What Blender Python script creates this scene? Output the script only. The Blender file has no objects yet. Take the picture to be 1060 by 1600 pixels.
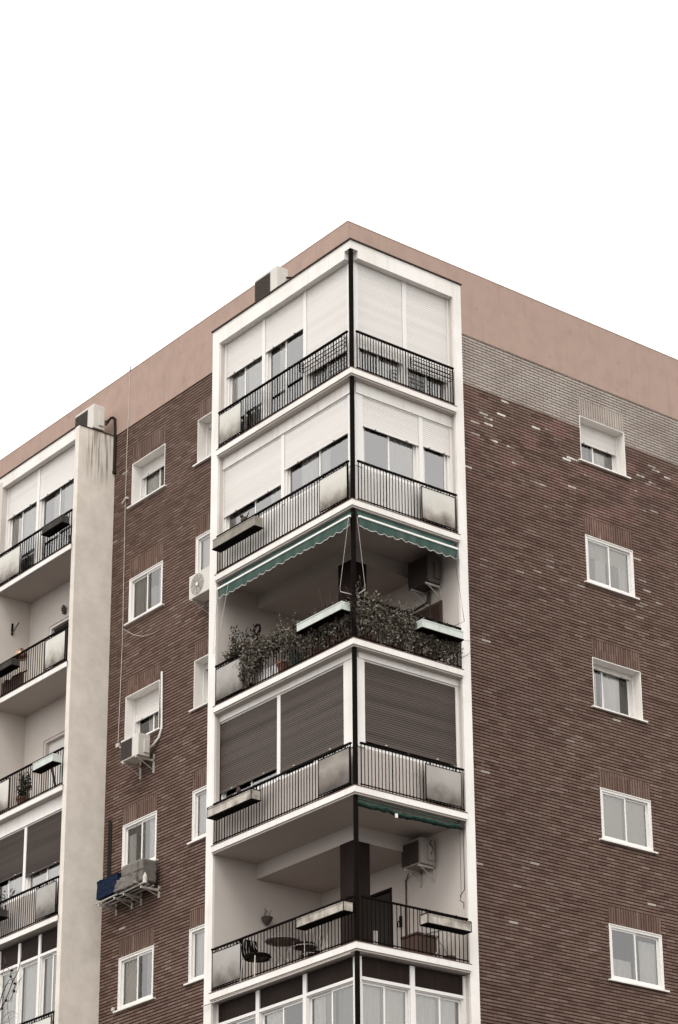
import bpy, bmesh, math, random
from mathutils import Vector, Matrix
R = math.radians
random.seed(7)

# ------------------------------------------------------------------ camera, world, sun, exposure
scene = bpy.context.scene
scene.render.engine = 'CYCLES'
cd = bpy.data.cameras.new("camera"); cam = bpy.data.objects.new("camera", cd)
scene.collection.objects.link(cam); scene.camera = cam
AZ, PIT, ROLL, FPX = .8674, .3787, -.0215, 3944.0
F_ = Vector((math.cos(AZ)*math.cos(PIT), math.sin(AZ)*math.cos(PIT), math.sin(PIT)))
R_ = Vector((math.sin(AZ), -math.cos(AZ), 0)); U_ = R_.cross(F_)
R2 = R_*math.cos(ROLL) + U_*math.sin(ROLL); U2 = -R_*math.sin(ROLL) + U_*math.cos(ROLL)
cam.matrix_world = Matrix(((R2.x, U2.x, -F_.x, -28.127), (R2.y, U2.y, -F_.y, -35.592), (R2.z, U2.z, -F_.z, 0), (0, 0, 0, 1)))
cd.sensor_fit = 'VERTICAL'; cd.sensor_height = 24.0; cd.lens = FPX/1600*24.0
cd.shift_x = -146.93/1600; cd.shift_y = 264.32/1600
cd.clip_start = 0.5; cd.clip_end = 3000

SUN_EL, SUN_AZ = R(52), R(-148)            # direction towards the sun: behind the camera, a little to its right
wd = bpy.data.worlds.new("World"); scene.world = wd; wd.use_nodes = True
wn = wd.node_tree; wn.nodes.clear()
sky = wn.nodes.new('ShaderNodeTexSky'); sky.sky_type = 'NISHITA'; sky.sun_disc = False
sky.sun_elevation = SUN_EL; sky.sun_rotation = R(90) - SUN_AZ; sky.dust_density = 6.0; sky.air_density = 1.0
hs = wn.nodes.new('ShaderNodeHueSaturation'); hs.inputs['Saturation'].default_value = 0.10
mixw = wn.nodes.new('ShaderNodeMix'); mixw.data_type = 'RGBA'; mixw.inputs['Factor'].default_value = 0.75
mixw.inputs['B'].default_value = (15.4, 15.1, 14.7, 1)      # the closed cloud layer over the blue
bg = wn.nodes.new('ShaderNodeBackground'); bg.inputs['Strength'].default_value = 0.11
wo = wn.nodes.new('ShaderNodeOutputWorld')
wn.links.new(sky.outputs[0], hs.inputs['Color']); wn.links.new(hs.outputs[0], mixw.inputs['A'])
wn.links.new(mixw.outputs['Result'], bg.inputs['Color']); wn.links.new(bg.outputs[0], wo.inputs['Surface'])
sd = bpy.data.lights.new("sun", 'SUN'); sd.energy = 0.8; sd.angle = R(25); sd.color = (1, .96, .9)
sun = bpy.data.objects.new("sun", sd); scene.collection.objects.link(sun)
sdir = Vector((math.cos(SUN_AZ)*math.cos(SUN_EL), math.sin(SUN_AZ)*math.cos(SUN_EL), math.sin(SUN_EL)))
sun.rotation_euler = sdir.to_track_quat('Z', 'Y').to_euler(); sun.location = (-30, -30, 60)
scene.view_settings.view_transform = 'Standard'; scene.view_settings.look = 'None'
scene.view_settings.exposure = 0.42; scene.view_settings.gamma = 1.0
scene.cycles.max_bounces = 8; scene.cycles.transparent_max_bounces = 12

# ------------------------------------------------------------------ materials
def nt(name):
    m = bpy.data.materials.new(name); m.use_nodes = True; t = m.node_tree; t.nodes.clear()
    o = t.nodes.new('ShaderNodeOutputMaterial'); b = t.nodes.new('ShaderNodeBsdfPrincipled')
    t.links.new(b.outputs[0], o.inputs['Surface']); b.inputs['Specular IOR Level'].default_value = .18; return m, t, b, o
def node(t, typ, **kw):
    n = t.nodes.new(typ)
    for k, v in kw.items(): setattr(n, k, v)
    return n
def math_(t, op, a, b=None, c=None):
    n = node(t, 'ShaderNodeMath', operation=op)
    for i, v in enumerate((a, b, c)):
        if v is None: continue
        if isinstance(v, (int, float)): n.inputs[i].default_value = v
        else: t.links.new(v, n.inputs[i])
    return n.outputs[0]
def ramp(t, fac, stops, interp='LINEAR'):
    r = node(t, 'ShaderNodeValToRGB'); r.color_ramp.interpolation = interp
    e = r.color_ramp.elements
    e[0].position, e[0].color = stops[0][0], (*stops[0][1], 1)
    e[1].position, e[1].color = stops[-1][0], (*stops[-1][1], 1)
    for p, c in stops[1:-1]:
        x = e.new(p); x.color = (*c, 1)
    t.links.new(fac, r.inputs[0]); return r.outputs[0]
def mixc(t, fac, a, b, mode='MIX'):
    n = node(t, 'ShaderNodeMix', data_type='RGBA', blend_type=mode)
    for k, v in (('Factor', fac), ('A', a), ('B', b)):
        if isinstance(v, (int, float)): n.inputs[k].default_value = v
        elif isinstance(v, tuple): n.inputs[k].default_value = (*v, 1)
        else: t.links.new(v, n.inputs[k])
    return n.outputs['Result']
def pos(t): return node(t, 'ShaderNodeNewGeometry').outputs['Position']
def noise(t, scale, detail=3, vec=None, rough=.55, stretch=None):
    n = node(t, 'ShaderNodeTexNoise'); n.inputs['Scale'].default_value = scale; n.inputs['Detail'].default_value = detail
    n.inputs['Roughness'].default_value = rough
    v = vec or pos(t)
    if stretch:
        m = node(t, 'ShaderNodeMapping'); m.inputs['Scale'].default_value = stretch; t.links.new(v, m.inputs[0]); v = m.outputs[0]
    t.links.new(v, n.inputs['Vector']); return n.outputs['Fac']
def bump(t, b, h, strength=.3, dist=.01):
    n = node(t, 'ShaderNodeBump'); n.inputs['Strength'].default_value = strength; n.inputs['Distance'].default_value = dist
    t.links.new(h, n.inputs['Height']); t.links.new(n.outputs[0], b.inputs['Normal'])

def painted(name, col, dirt=(.35, .30, .26), amount=.35, rough=.6, scale=1.3, streak=True, metallic=0, bmp=.15):
    """paint or plaster with uneven grime and faint vertical runs"""
    m, t, b, o = nt(name)
    n1 = noise(t, scale, 5); f1 = ramp(t, n1, [(.42, (0, 0, 0)), (.78, (1, 1, 1))])
    c = mixc(t, math_(t, 'MULTIPLY', f1, amount), col, dirt)
    if streak:
        n2 = noise(t, 9, 3, stretch=(1, 1, .06)); f2 = ramp(t, n2, [(.52, (0, 0, 0)), (.8, (1, 1, 1))])
        c = mixc(t, math_(t, 'MULTIPLY', f2, amount*.8), c, dirt)
    if 'render' in name:            # short dark smudges and repairs in the render
        n3 = noise(t, 4.5, 6, rough=.7, stretch=(1, 1, .6)); c = mixc(t, math_(t, 'MULTIPLY', ramp(t, n3, [(.60, (0, 0, 0)), (.70, (1, 1, 1))]), .38), c, (.17, .115, .10))
    t.links.new(c, b.inputs['Base Color']); b.inputs['Roughness'].default_value = rough; b.inputs['Metallic'].default_value = metallic
    if max(col) < .07: b.inputs['Specular IOR Level'].default_value = .03
    bump(t, b, noise(t, 60, 4), bmp, .004)
    return m
def plain(name, col, rough=.6, metallic=0, var=.25):
    m, t, b, o = nt(name)
    f = noise(t, 14, 4)
    c = mixc(t, f, tuple(x*(1-var) for x in col), tuple(min(1, x*(1+var)) for x in col))
    t.links.new(c, b.inputs['Base Color']); b.inputs['Roughness'].default_value = rough; b.inputs['Metallic'].default_value = metallic
    if max(col) < .07: b.inputs['Specular IOR Level'].default_value = .03
    return m

PITCH = .070
def brick(name, soldier=False, weather=True):
    m, t, b, o = nt(name)
    sx = node(t, 'ShaderNodeSeparateXYZ'); t.links.new(pos(t), sx.inputs[0])
    s = math_(t, 'ADD', sx.outputs[0], sx.outputs[1]); z = sx.outputs[2]
    if soldier:
        row = math_(t, 'FLOOR', math_(t, 'DIVIDE', s, PITCH)); col = math_(t, 'FLOOR', math_(t, 'MULTIPLY', z, 2.5)); joint = None
    else:
        row = math_(t, 'FLOOR', math_(t, 'DIVIDE', math_(t, 'ADD', z, 2.0), PITCH))
        off = math_(t, 'MULTIPLY', math_(t, 'MODULO', row, 2.0), .5)
        sc = math_(t, 'ADD', math_(t, 'DIVIDE', s, .25), off)
        col = math_(t, 'FLOOR', sc); fr_ = math_(t, 'FRACT', sc); joint = math_(t, 'LESS_THAN', fr_, .06)
    cv = node(t, 'ShaderNodeCombineXYZ'); t.links.new(row, cv.inputs[0]); t.links.new(col, cv.inputs[1])
    wn_ = node(t, 'ShaderNodeTexWhiteNoise', noise_dimensions='2D'); t.links.new(cv.outputs[0], wn_.inputs['Vector'])
    v = wn_.outputs['Value']
    base = ramp(t, v, [(0, (.098, .056, .043)), (.2, (.136, .083, .064)), (.6, (.162, .103, .081)), (.93, (.188, .125, .100)), (.97, (.210, .148, .121)), (.9978, (.225, .165, .138)), (.999, ((.225, .165, .138) if soldier else (.48, .43, .38)))])
    big = noise(t, .55, 4); base = mixc(t, ramp(t, big, [(.35, (0, 0, 0)), (.7, (.55, .55, .55))]), base, (.110, .070, .055))
    if weather:
        # only the upper storeys of the right-hand wall are bleached and patched with redder brick
        right = math_(t, 'LESS_THAN', sx.outputs[1], .05)
        pn = noise(t, 1.1, 4, stretch=(1, 1, 2.2))
        zn = ramp(t, math_(t, 'DIVIDE', z, 30), [(.735, (0, 0, 0)), (.80, (1, 1, 1))])
        patch = math_(t, 'MULTIPLY', math_(t, 'MULTIPLY', ramp(t, pn, [(.5, (0, 0, 0)), (.62, (1, 1, 1))]), zn), right)
        base = mixc(t, math_(t, 'MULTIPLY', patch, .7), base, (.235, .135, .115))
        pale = math_(t, 'MULTIPLY', math_(t, 'GREATER_THAN', v, .935), math_(t, 'MULTIPLY', right, ramp(t, math_(t, 'DIVIDE', z, 30), [(.70, (.0, .0, .0)), (.82, (1, 1, 1))])))
        pale = math_(t, 'MULTIPLY', pale, ramp(t, noise(t, .9, 3), [(.5, (0, 0, 0)), (.6, (1, 1, 1))]))
        base = mixc(t, pale, base, (.62, .57, .51))
        zz = math_(t, 'ADD', z, math_(t, 'MULTIPLY', math_(t, 'SUBTRACT', noise(t, 1.2, 2), .5), .05))
        lime = math_(t, 'MULTIPLY', math_(t, 'GREATER_THAN', zz, 25.62), right)
        ln = noise(t, .9, 4); lc = mixc(t, ramp(t, ln, [(.38, (0, 0, 0)), (.68, (1, 1, 1))]), (.33, .285, .25), (.50, .45, .40))
        lc = mixc(t, math_(t, 'MULTIPLY', v, .45), lc, (.29, .24, .205))
        base = mixc(t, math_(t, 'MULTIPLY', lime, .92), base, lc)
    if joint is not None: base = mixc(t, math_(t, 'MULTIPLY', joint, .7), base, (.05, .036, .03))
    t.links.new(base, b.inputs['Base Color']); b.inputs['Roughness'].default_value = .85
    bump(t, b, noise(t, 45, 4), .35, .006)
    return m

def mortarmat(name):
    m, t, b, o = nt(name)
    sx = node(t, 'ShaderNodeSeparateXYZ'); t.links.new(pos(t), sx.inputs[0])
    right = math_(t, 'LESS_THAN', sx.outputs[1], .06)
    zz = math_(t, 'ADD', sx.outputs[2], math_(t, 'MULTIPLY', math_(t, 'SUBTRACT', noise(t, 1.2, 2), .5), .05))
    f = math_(t, 'MULTIPLY', math_(t, 'GREATER_THAN', zz, 25.62), right)
    t.links.new(mixc(t, f, (.034, .024, .020), (.31, .27, .24)), b.inputs['Base Color']); b.inputs['Roughness'].default_value = .95
    return m

def shade_glass(name='window_glass', ior=2.15):
    m = bpy.data.materials.new(name); m.use_nodes = True; t = m.node_tree; t.nodes.clear()
    o = t.nodes.new('ShaderNodeOutputMaterial')
    g = node(t, 'ShaderNodeBsdfGlossy'); g.inputs['Roughness'].default_value = .03; g.inputs['Color'].default_value = (.95, .95, .95, 1)
    tr = node(t, 'ShaderNodeBsdfTransparent'); tr.inputs['Color'].default_value = (.96, .96, .95, 1)
    fr_ = node(t, 'ShaderNodeFresnel'); fr_.inputs['IOR'].default_value = ior
    bn = node(t, 'ShaderNodeBump'); bn.inputs['Strength'].default_value = .05; bn.inputs['Distance'].default_value = .02
    t.links.new(noise(t, 1.5, 1), bn.inputs['Height']); t.links.new(bn.outputs[0], g.inputs['Normal']); t.links.new(bn.outputs[0], fr_.inputs['Normal'])
    mx = node(t, 'ShaderNodeMixShader'); t.links.new(fr_.outputs[0], mx.inputs[0]); t.links.new(tr.outputs[0], mx.inputs[1]); t.links.new(g.outputs[0], mx.inputs[2])
    t.links.new(mx.outputs[0], o.inputs['Surface']); return m

def leafmat(name, c1, c2, c3):
    m, t, b, o = nt(name)
    n = noise(t, 23, 2); c = ramp(t, n, [(.3, c1), (.5, c2), (.72, c3)])
    t.links.new(c, b.inputs['Base Color']); b.inputs['Roughness'].default_value = .55
    return m

def stained_fin(name):
    """limewashed side wall with black runs below its coping"""
    m, t, b, o = nt(name)
    sx = node(t, 'ShaderNodeSeparateXYZ'); t.links.new(pos(t), sx.inputs[0]); z = sx.outputs[2]
    col = mixc(t, ramp(t, noise(t, 1.6, 7, rough=.7), [(.38, (0, 0, 0)), (.66, (1, 1, 1))]), (.73, .675, .605), (.60, .55, .485))
    st = noise(t, 13, 3, stretch=(1, 1, .045))
    run = ramp(t, st, [(.46, (0, 0, 0)), (.56, (1, 1, 1))])
    zf = ramp(t, math_(t, 'DIVIDE', math_(t, 'SUBTRACT', 27.0, z), 1.5), [(.0, (1, 1, 1)), (.6, (.9, .9, .9)), (1.0, (0, 0, 0))])
    inner = ramp(t, math_(t, 'ADD', sx.outputs[0], 1.0), [(.12, (0, 0, 0)), (.3, (1, 1, 1)), (.84, (1, 1, 1)), (.9, (0, 0, 0))])
    f = math_(t, 'MULTIPLY', math_(t, 'MULTIPLY', run, zf), inner)
    col = mixc(t, math_(t, 'MULTIPLY', f, .72), col, (.12, .105, .09))
    t.links.new(col, b.inputs['Base Color']); b.inputs['Roughness'].default_value = .85
    bump(t, b, noise(t, 35, 5), .3, .006)
    return m

def slatted(name, col, dirt):
    """roller-shutter paint with bands that weathered differently"""
    m, t, b, o = nt(name)
    n = noise(t, 1.0, 3, stretch=(.15, .15, 7)); c = mixc(t, ramp(t, n, [(.4, (0, 0, 0)), (.75, (1, 1, 1))]), col, dirt)
    t.links.new(c, b.inputs['Base Color']); b.inputs['Roughness'].default_value = .5
    return m

def panelmat(name, PSTOPS=[(.0, (.10, .08, .065)), (.25, (.30, .27, .235)), (.5, (.50, .475, .43)), (.85, (.58, .56, .51))]):
    """fibre-glass rail infill, grime settled along the lower edge in cloudy patches"""
    m, t, b, o = nt(name)
    tc = node(t, 'ShaderNodeTexCoord'); sx = node(t, 'ShaderNodeSeparateXYZ'); t.links.new(tc.outputs['Generated'], sx.inputs[0])
    g = math_(t, 'ADD', sx.outputs[2], math_(t, 'MULTIPLY', math_(t, 'SUBTRACT', noise(t, 3.0, 4), .5), .9))
    c = ramp(t, g, PSTOPS)
    t.links.new(c, b.inputs['Base Color']); b.inputs['Roughness'].default_value = .35
    return m

M = dict(
    brick=brick('brown_brick'), soldier=brick('soldier_brick', soldier=True),
    mortar=mortarmat('raked_mortar'),
    pink=painted('salmon_render', (.380, .272, .226), (.26, .19, .16), .45, .9, 2.6, True, 0, .3),
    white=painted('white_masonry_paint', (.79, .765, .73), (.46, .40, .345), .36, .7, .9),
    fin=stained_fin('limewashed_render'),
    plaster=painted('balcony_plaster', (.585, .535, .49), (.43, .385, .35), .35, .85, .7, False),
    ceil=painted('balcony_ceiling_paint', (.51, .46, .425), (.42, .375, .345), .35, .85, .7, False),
    coping=plain('dark_coping', (.055, .038, .033), .6), cap=plain('parapet_cap', (.33, .24, .20), .8),
    tile=plain('red_brown_edge_tile', (.115, .062, .053), .6),
    black=plain('black_iron', (.0055, .0038, .0032), .7, 0),
    alu=plain('white_window_frame', (.74, .72, .69), .4, 0, .05),
    shw=slatted('white_shutter', (.70, .675, .645), (.63, .60, .57)),
    shb=slatted('brown_shutter', (.090, .070, .060), (.050, .037, .031)),
    glass=shade_glass(), glassb=shade_glass('coated_glass', 2.9),
    blind=plain('roller_blind', (.66, .62, .56), .9, 0, .08), curtain=plain('net_curtain', (.80, .78, .74), .9, 0, .06),
    drape=plain('grey_drape', (.46, .43, .40), .9, 0, .15),
    darkpanel=painted('brown_infill_panel', (.019, .0125, .0105), (.034, .024, .021), .6, .5),
    dark=plain('dark_room', (.05, .045, .04), .9),
    panel=panelmat('rail_infill'), panelm=panelmat('grey_rail_infill', [(.0, (.07, .058, .048)), (.3, (.20, .18, .16)), (.6, (.31, .29, .265)), (.95, (.36, .34, .315))]), paneld=panelmat('dark_rail_infill', [(.0, (.05, .04, .033)), (.4, (.16, .135, .115)), (.7, (.28, .25, .22)), (.95, (.20, .17, .15))]), acdim=painted('grey_casing', (.30, .265, .24), (.2, .17, .15), .5, .6, 3),  # acdim: a greyer, darker tone than the other casing paint
    acw=painted('ac_casing_paint', (.60, .575, .53), (.45, .40, .35), .3, .5, 2.5),
    grille=plain('ac_grille', (.075, .060, .052), .6), acdark=plain('ac_coil', (.03, .026, .023), .8),
    galv=plain('bracket_metal', (.50, .47, .43), .5, .2),
    green=painted('green_awning_cloth', (.036, .075, .062), (.085, .10, .088), .5, .8, 3),
    greend=painted('faded_green_cloth', (.016, .042, .034), (.10, .12, .10), .5, .85, 5),
    barw=plain('white_awning_bar', (.78, .77, .74), .4, 0, .05), cord=plain('cord', (.55, .52, .48), .8), cordd=plain('dark_rod', (.04, .033, .03), .6),
    concrete=painted('mossy_concrete', (.30, .275, .235), (.12, .11, .09), .7, .9, 5),
    troughw=painted('pale_green_planter', (.56, .60, .56), (.33, .34, .30), .45, .6, 4),
    troughc=painted('cream_planter', (.50, .455, .40), (.10, .08, .065), .85, .7, 5),
    troughd=painted('dark_planter', (.05, .045, .04), (.10, .09, .08), .5, .8, 4),
    soil=plain('potting_soil', (.04, .03, .022), 1),
    leaf=leafmat('ivy_leaf', (.026, .021, .014), (.098, .084, .064), (.34, .305, .25)),
    leafd=leafmat('shrub_leaf', (.014, .014, .010), (.04, .039, .03), (.10, .092, .075)),
    stem=plain('woody_stem', (.07, .052, .042), .9),
    terra=plain('terracotta', (.16, .07, .05), .8), wood=plain('old_wood', (.085, .053, .043), .8),
    blue=painted('blue_tarpaulin', (.009, .016, .036), (.014, .019, .034), .5, .6, 6),
    greyt=painted('grey_cover_cloth', (.17, .155, .14), (.09, .08, .072), .6, .8, 7),
    wire=plain('pale_wire', (.45, .42, .38), .4, .4), cable=plain('white_cable', (.52, .47, .43), .7),
    ground=plain('pavement_stone', (.075, .07, .066), .9), asphalt=plain('asphalt', (.05, .05, .05), .9),
    bark=plain('bark', (.12, .10, .08), .9), seed=plain('seed_ball', (.03, .022, .016), 1),
    copper=plain('polished_metal_pot', (.35, .22, .15), .3, .8),
)

# ------------------------------------------------------------------ mesh helpers
FR = lambda s, d, z: Vector((s, -d, z))        # right-hand facade: s along +x, d outwards (-y)
FL = lambda s, d, z: Vector((-d, s, z))        # left-hand facade: s along +y, d outwards (-x)
W = lambda x, y, z: Vector((x, y, z))

class MB:
    def __init__(self): self.bm = bmesh.new()
    def box(self, a0, a1, b0, b1, c0, c1, f=W):
        vs = [self.bm.verts.new(f(*p)) for p in ((a0, b0, c0), (a1, b0, c0), (a1, b1, c0), (a0, b1, c0), (a0, b0, c1), (a1, b0, c1), (a1, b1, c1), (a0, b1, c1))]
        for q in ((3, 2, 1, 0), (4, 5, 6, 7), (0, 1, 5, 4), (1, 2, 6, 5), (2, 3, 7, 6), (3, 0, 4, 7)):
            self.bm.faces.new([vs[i] for i in q])
        return self
    def face(self, pts):
        self.bm.faces.new([self.bm.verts.new(p) for p in pts]); return self
    def tube(self, pts, r, n=6, r2=None, cap=True):
        pts = [Vector(p) for p in pts]; k = len(pts); rings = []
        for i, p in enumerate(pts):
            t = (pts[min(i+1, k-1)] - pts[max(i-1, 0)]).normalized()
            u = t.cross(Vector((0, 0, 1)));
            if u.length < .05: u = t.cross(Vector((1, 0, 0)))
            u.normalize(); v = t.cross(u)
            rr = r if r2 is None else r + (r2-r)*i/(k-1)
            rings.append([self.bm.verts.new(p + u*rr*math.cos(2*math.pi*j/n) + v*rr*math.sin(2*math.pi*j/n)) for j in range(n)])
        for a, b in zip(rings, rings[1:]):
            for j in range(n): self.bm.faces.new((a[j], a[(j+1) % n], b[(j+1) % n], b[j]))
        if cap:
            self.bm.faces.new(rings[0][::-1]); self.bm.faces.new(rings[-1])
        return self
    def grid(self, fn, nu, nv, close=False):
        g = [[self.bm.verts.new(fn(i/nu, j/nv)) for j in range(nv+1)] for i in range(nu+1)]
        for i in range(nu):
            for j in range(nv): self.bm.faces.new((g[i][j], g[i+1][j], g[i+1][j+1], g[i][j+1]))
        return self
    def ball(self, c, r, n=8, sq=(1, 1, 1), jit=0):
        c = Vector(c)
        res = bmesh.ops.create_icosphere(self.bm, subdivisions=2, radius=r)
        for v in res['verts']:
            k = 1 + random.uniform(-jit, jit)
            v.co = Vector((v.co.x*sq[0]*k, v.co.y*sq[1]*k, v.co.z*sq[2]*k)) + c
        return self
    def lathe(self, c, prof, n=16):
        c = Vector(c); rings = [[self.bm.verts.new(c + Vector((r*math.cos(2*math.pi*j/n), r*math.sin(2*math.pi*j/n), z))) for j in range(n)] for r, z in prof]
        for a, b in zip(rings, rings[1:]):
            for j in range(n): self.bm.faces.new((a[j], a[(j+1) % n], b[(j+1) % n], b[j]))
        return self
    def bevel(self, w, seg=2):
        bmesh.ops.bevel(self.bm, geom=list(self.bm.edges), offset=w, segments=seg, affect='EDGES', profile=.5); return self
    def build(self, name, mat, parent=None, smooth=False, recalc=True):
        if recalc: bmesh.ops.recalc_face_normals(self.bm, faces=self.bm.faces)
        org = root_loc(parent)
        for v in self.bm.verts: v.co -= org
        me = bpy.data.meshes.new(name); self.bm.to_mesh(me); self.bm.free()
        me.materials.append(M[mat] if isinstance(mat, str) else mat)
        if smooth:
            for p in me.polygons: p.use_smooth = True
        o = bpy.data.objects.new(name, me); scene.collection.objects.link(o)
        if parent: o.parent = parent
        return o
def root_loc(p):
    if p is None: return Vector((0, 0, 0))
    while p.parent: p = p.parent
    return Vector(p.location)
def thing(name, label, cat, loc, group=None):
    o = bpy.data.objects.new(name, None); o.location = loc; o.empty_display_size = .2; scene.collection.objects.link(o)
    o['label'] = label; o['category'] = cat
    if group: o['group'] = group
    return o
def tag(o, label=None, cat=None, group=None, kind=None):
    for k, v in (('label', label), ('category', cat), ('group', group), ('kind', kind)):
        if v: o[k] = v
    return o

# ------------------------------------------------------------------ levels (z = 0 at the camera, ground 1.6 m below)
G = -1.6
S0 = 23.9765
SL = [None, S0, S0-2.9+.049, S0-5.8+.072, S0-8.7+.051, S0-11.6, S0-14.5, S0-17.4]
ROOF = 26.898; PTOP = 28.41

# ground
g = MB(); g.face([(-600, -600, G), (600, -600, G), (600, 600, G), (-600, 600, G)]); tag(g.build('pavement', 'ground'), kind='structure')
g = MB(); g.box(-400, -6, -26, -12, G+.0, G+.004); tag(g.build('road', 'asphalt'), kind='structure')

# ------------------------------------------------------------------ the apartment block
bld = thing('apartment_building', 'tall brown brick apartment block with white corner balconies and salmon parapet', 'apartment building', (0, 0, G))

def wallholes(z_over, wins): return wins
def brickwall(name, f, s0, s1, z0, z1, opens):
    """each course a strip standing 12 mm proud of the raked joint"""
    mb = MB(); H = PITCH - .022
    n0 = math.floor((z0+2.0)/PITCH)
    k = n0
    while True:
        zb = k*PITCH - 2.0 + .011; zt = zb + H; k += 1
        if zb > z1: break
        if zt < z0: continue
        zt = min(zt, z1); zb = max(zb, z0); zc = (zb+zt)/2
        spans = [(s0, s1)]
        for (a, b, c, d) in opens:
            if c < zc < d:
                ns = []
                for (p, q) in spans:
                    if b <= p or a >= q: ns.append((p, q)); continue
                    if a > p: ns.append((p, a))
                    if b < q: ns.append((b, q))
                spans = ns
        for p, q in spans:
            A = [f(p, 0, zb), f(q, 0, zb), f(q, 0, zt), f(p, 0, zt)]; B = [f(p, -.024, zb), f(q, -.024, zb), f(q, -.024, zt), f(p, -.024, zt)]
            va = [mb.bm.verts.new(x) for x in A]; vb = [mb.bm.verts.new(x) for x in B]
            mb.bm.faces.new(va)
            for i in range(4): mb.bm.faces.new((va[i], vb[i], vb[(i+1) % 4], va[(i+1) % 4]))
    w = mb.build(name, 'brick', bld, recalc=False)
    # backing with the real openings
    ss = sorted({s0, s1, *[v for o in opens for v in o[:2]]}); zs = sorted({z0, z1, *[v for o in opens for v in o[2:]]})
    mb = MB()
    for i in range(len(ss)-1):
        for j in range(len(zs)-1):
            sc, zc = (ss[i]+ss[i+1])/2, (zs[j]+zs[j+1])/2
            if any(a < sc < b and c < zc < d for (a, b, c, d) in opens): continue
            mb.face([f(ss[i], -.022, zs[j]), f(ss[i+1], -.022, zs[j]), f(ss[i+1], -.022, zs[j+1]), f(ss[i], -.022, zs[j+1])])
    mb.build('mortar_bed', 'mortar', w)
    return w

# window schedule: (s0, s1, z0, z1, kind, shutter drop, curtains)
RW = [(6.44, 7.81, SL[1]+.84, SL[1]+1.95, 'deep', .405), (6.45, 7.88, SL[2]+.785, SL[2]+1.92, 'flush', 0), (6.49, 7.92, SL[3]+.81, SL[3]+1.94, 'deep', .07),
      (6.54, 8.01, SL[4]+.81, SL[4]+1.95, 'flush', 0), (6.61, 8.12, SL[5]+.80, SL[5]+1.98, 'flush', 0)]
AW = [(6.64, 7.97, SL[1]+.87, SL[1]+1.94, 'deep', .25), (6.64, 7.96, SL[2]+.85, SL[2]+1.92, 'flush', 0), (6.66, 7.99, SL[3]+.85, SL[3]+1.99, 'deep', .44),
      (6.66, 7.96, SL[4]+.84, SL[4]+1.94, 'flush', 0), (6.67, 7.98, SL[5]+.83, SL[5]+1.96, 'flush', 0)]
BW = [(4.05, 5.38, SL[1]+.90, SL[1]+1.99, 'deep', .10), (4.05, 5.38, SL[2]+.88, SL[2]+2.0, 'flush', 0), (4.05, 5.37, SL[3]+.88, SL[3]+1.99, 'deep', .10),
      (4.05, 5.35, SL[4]+.88, SL[4]+1.99, 'flush', 0), (4.05, 5.39, SL[5]+.86, SL[5]+1.98, 'flush', 0)]
def ltop(z): return round((z+.40+2.0)/PITCH)*PITCH - 2.0
def opn(ws): return [(a, b, c, ltop(d)) for a, b, c, d, *_ in ws]
def opn2(ws): return [(a, b, c, d) for a, b, c, d, *_ in ws]
ROOMX, ROOMY = 14.0, 19.0
PB_R, PB_L = 26.80, 26.93
brickwall('brick_wall', FR, 1.84, ROOMX, G, PB_R, opn(RW))
brickwall('brick_wall', FL, 3.337, 8.70, G, PB_L, opn(AW)+opn(BW))
brickwall('brick_wall', FL, 12.2, ROOMY, G, PB_L, [])

# solid core behind the brick skin: frames every opening, closes the block
def core(f, s0, s1, z0, z1, opens, th=.30):
    ss = sorted({s0, s1, *[v for o in opens for v in o[:2]]}); zs = sorted({z0, z1, *[v for o in opens for v in o[2:]]})
    mb = MB()
    for i in range(len(ss)-1):
        run = None
        for j in range(len(zs)-1):
            sc, zc = (ss[i]+ss[i+1])/2, (zs[j]+zs[j+1])/2
            if any(a < sc < b and c < zc < d for (a, b, c, d) in opens): continue
            mb.box(ss[i], ss[i+1], -th, -.028, zs[j], zs[j+1], f)
    return mb.build('wall_core', 'mortar', bld)
core(FR, 1.84, ROOMX, G, PB_R, opn2(RW)); core(FL, 3.337, 8.70, G, PB_L, opn2(AW)+opn2(BW)); core(FL, 12.2, ROOMY, G, PB_L, [])
mb = MB(); mb.box(ROOMX, ROOMX+.2, 0, ROOMY, G, PTOP-.3); mb.box(0, ROOMX, ROOMY, ROOMY+.2, G, PTOP-.3); mb.build('rear_wall', 'mortar', bld)
mb = MB(); mb.box(.3, ROOMX, .3, ROOMY, 26.6, 26.85); mb.build('roof', 'coping', bld)
# inner partition walls so no daylight crosses the storeys
mb = MB()
for k in range(1, 8): mb.box(1.85, ROOMX-.01, .32, ROOMY-.01, SL[k]-.2, SL[k])
mb.box(1.9, ROOMX-.02, 4.4, 4.5, G, 26.6); mb.box(3.4, 3.5, 4.5, ROOMY, G, 26.6)
mb.build('storey_floor', 'dark', bld)

# salmon parapet with a dark coping
def parapet_piece(name, f, s0, s1, zb, d=.012):
    mb = MB(); mb.box(s0, s1, -.25, d, zb, PTOP-.03, f); mb.build('parapet', 'pink', bld)
mb = MB(); mb.box(-.012, ROOMX, -.012, .25, PB_R, PTOP-.03); mb.box(-.012, .25, .25, ROOMY, PB_L, PTOP-.03); mb.build('parapet', 'pink', bld)
mb = MB(); mb.box(-.015, ROOMX, -.015, .27, PTOP-.029, PTOP); mb.box(-.015, .27, .27, ROOMY, PTOP-.029, PTOP); mb.build('coping', 'cap', bld)
mb = MB(); mb.tube([(-.02, 8.14, PTOP-.02), (-.02, 8.14, PTOP+.10)], .012); mb.build('expansion_joint_cap', 'coping', bld)

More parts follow.
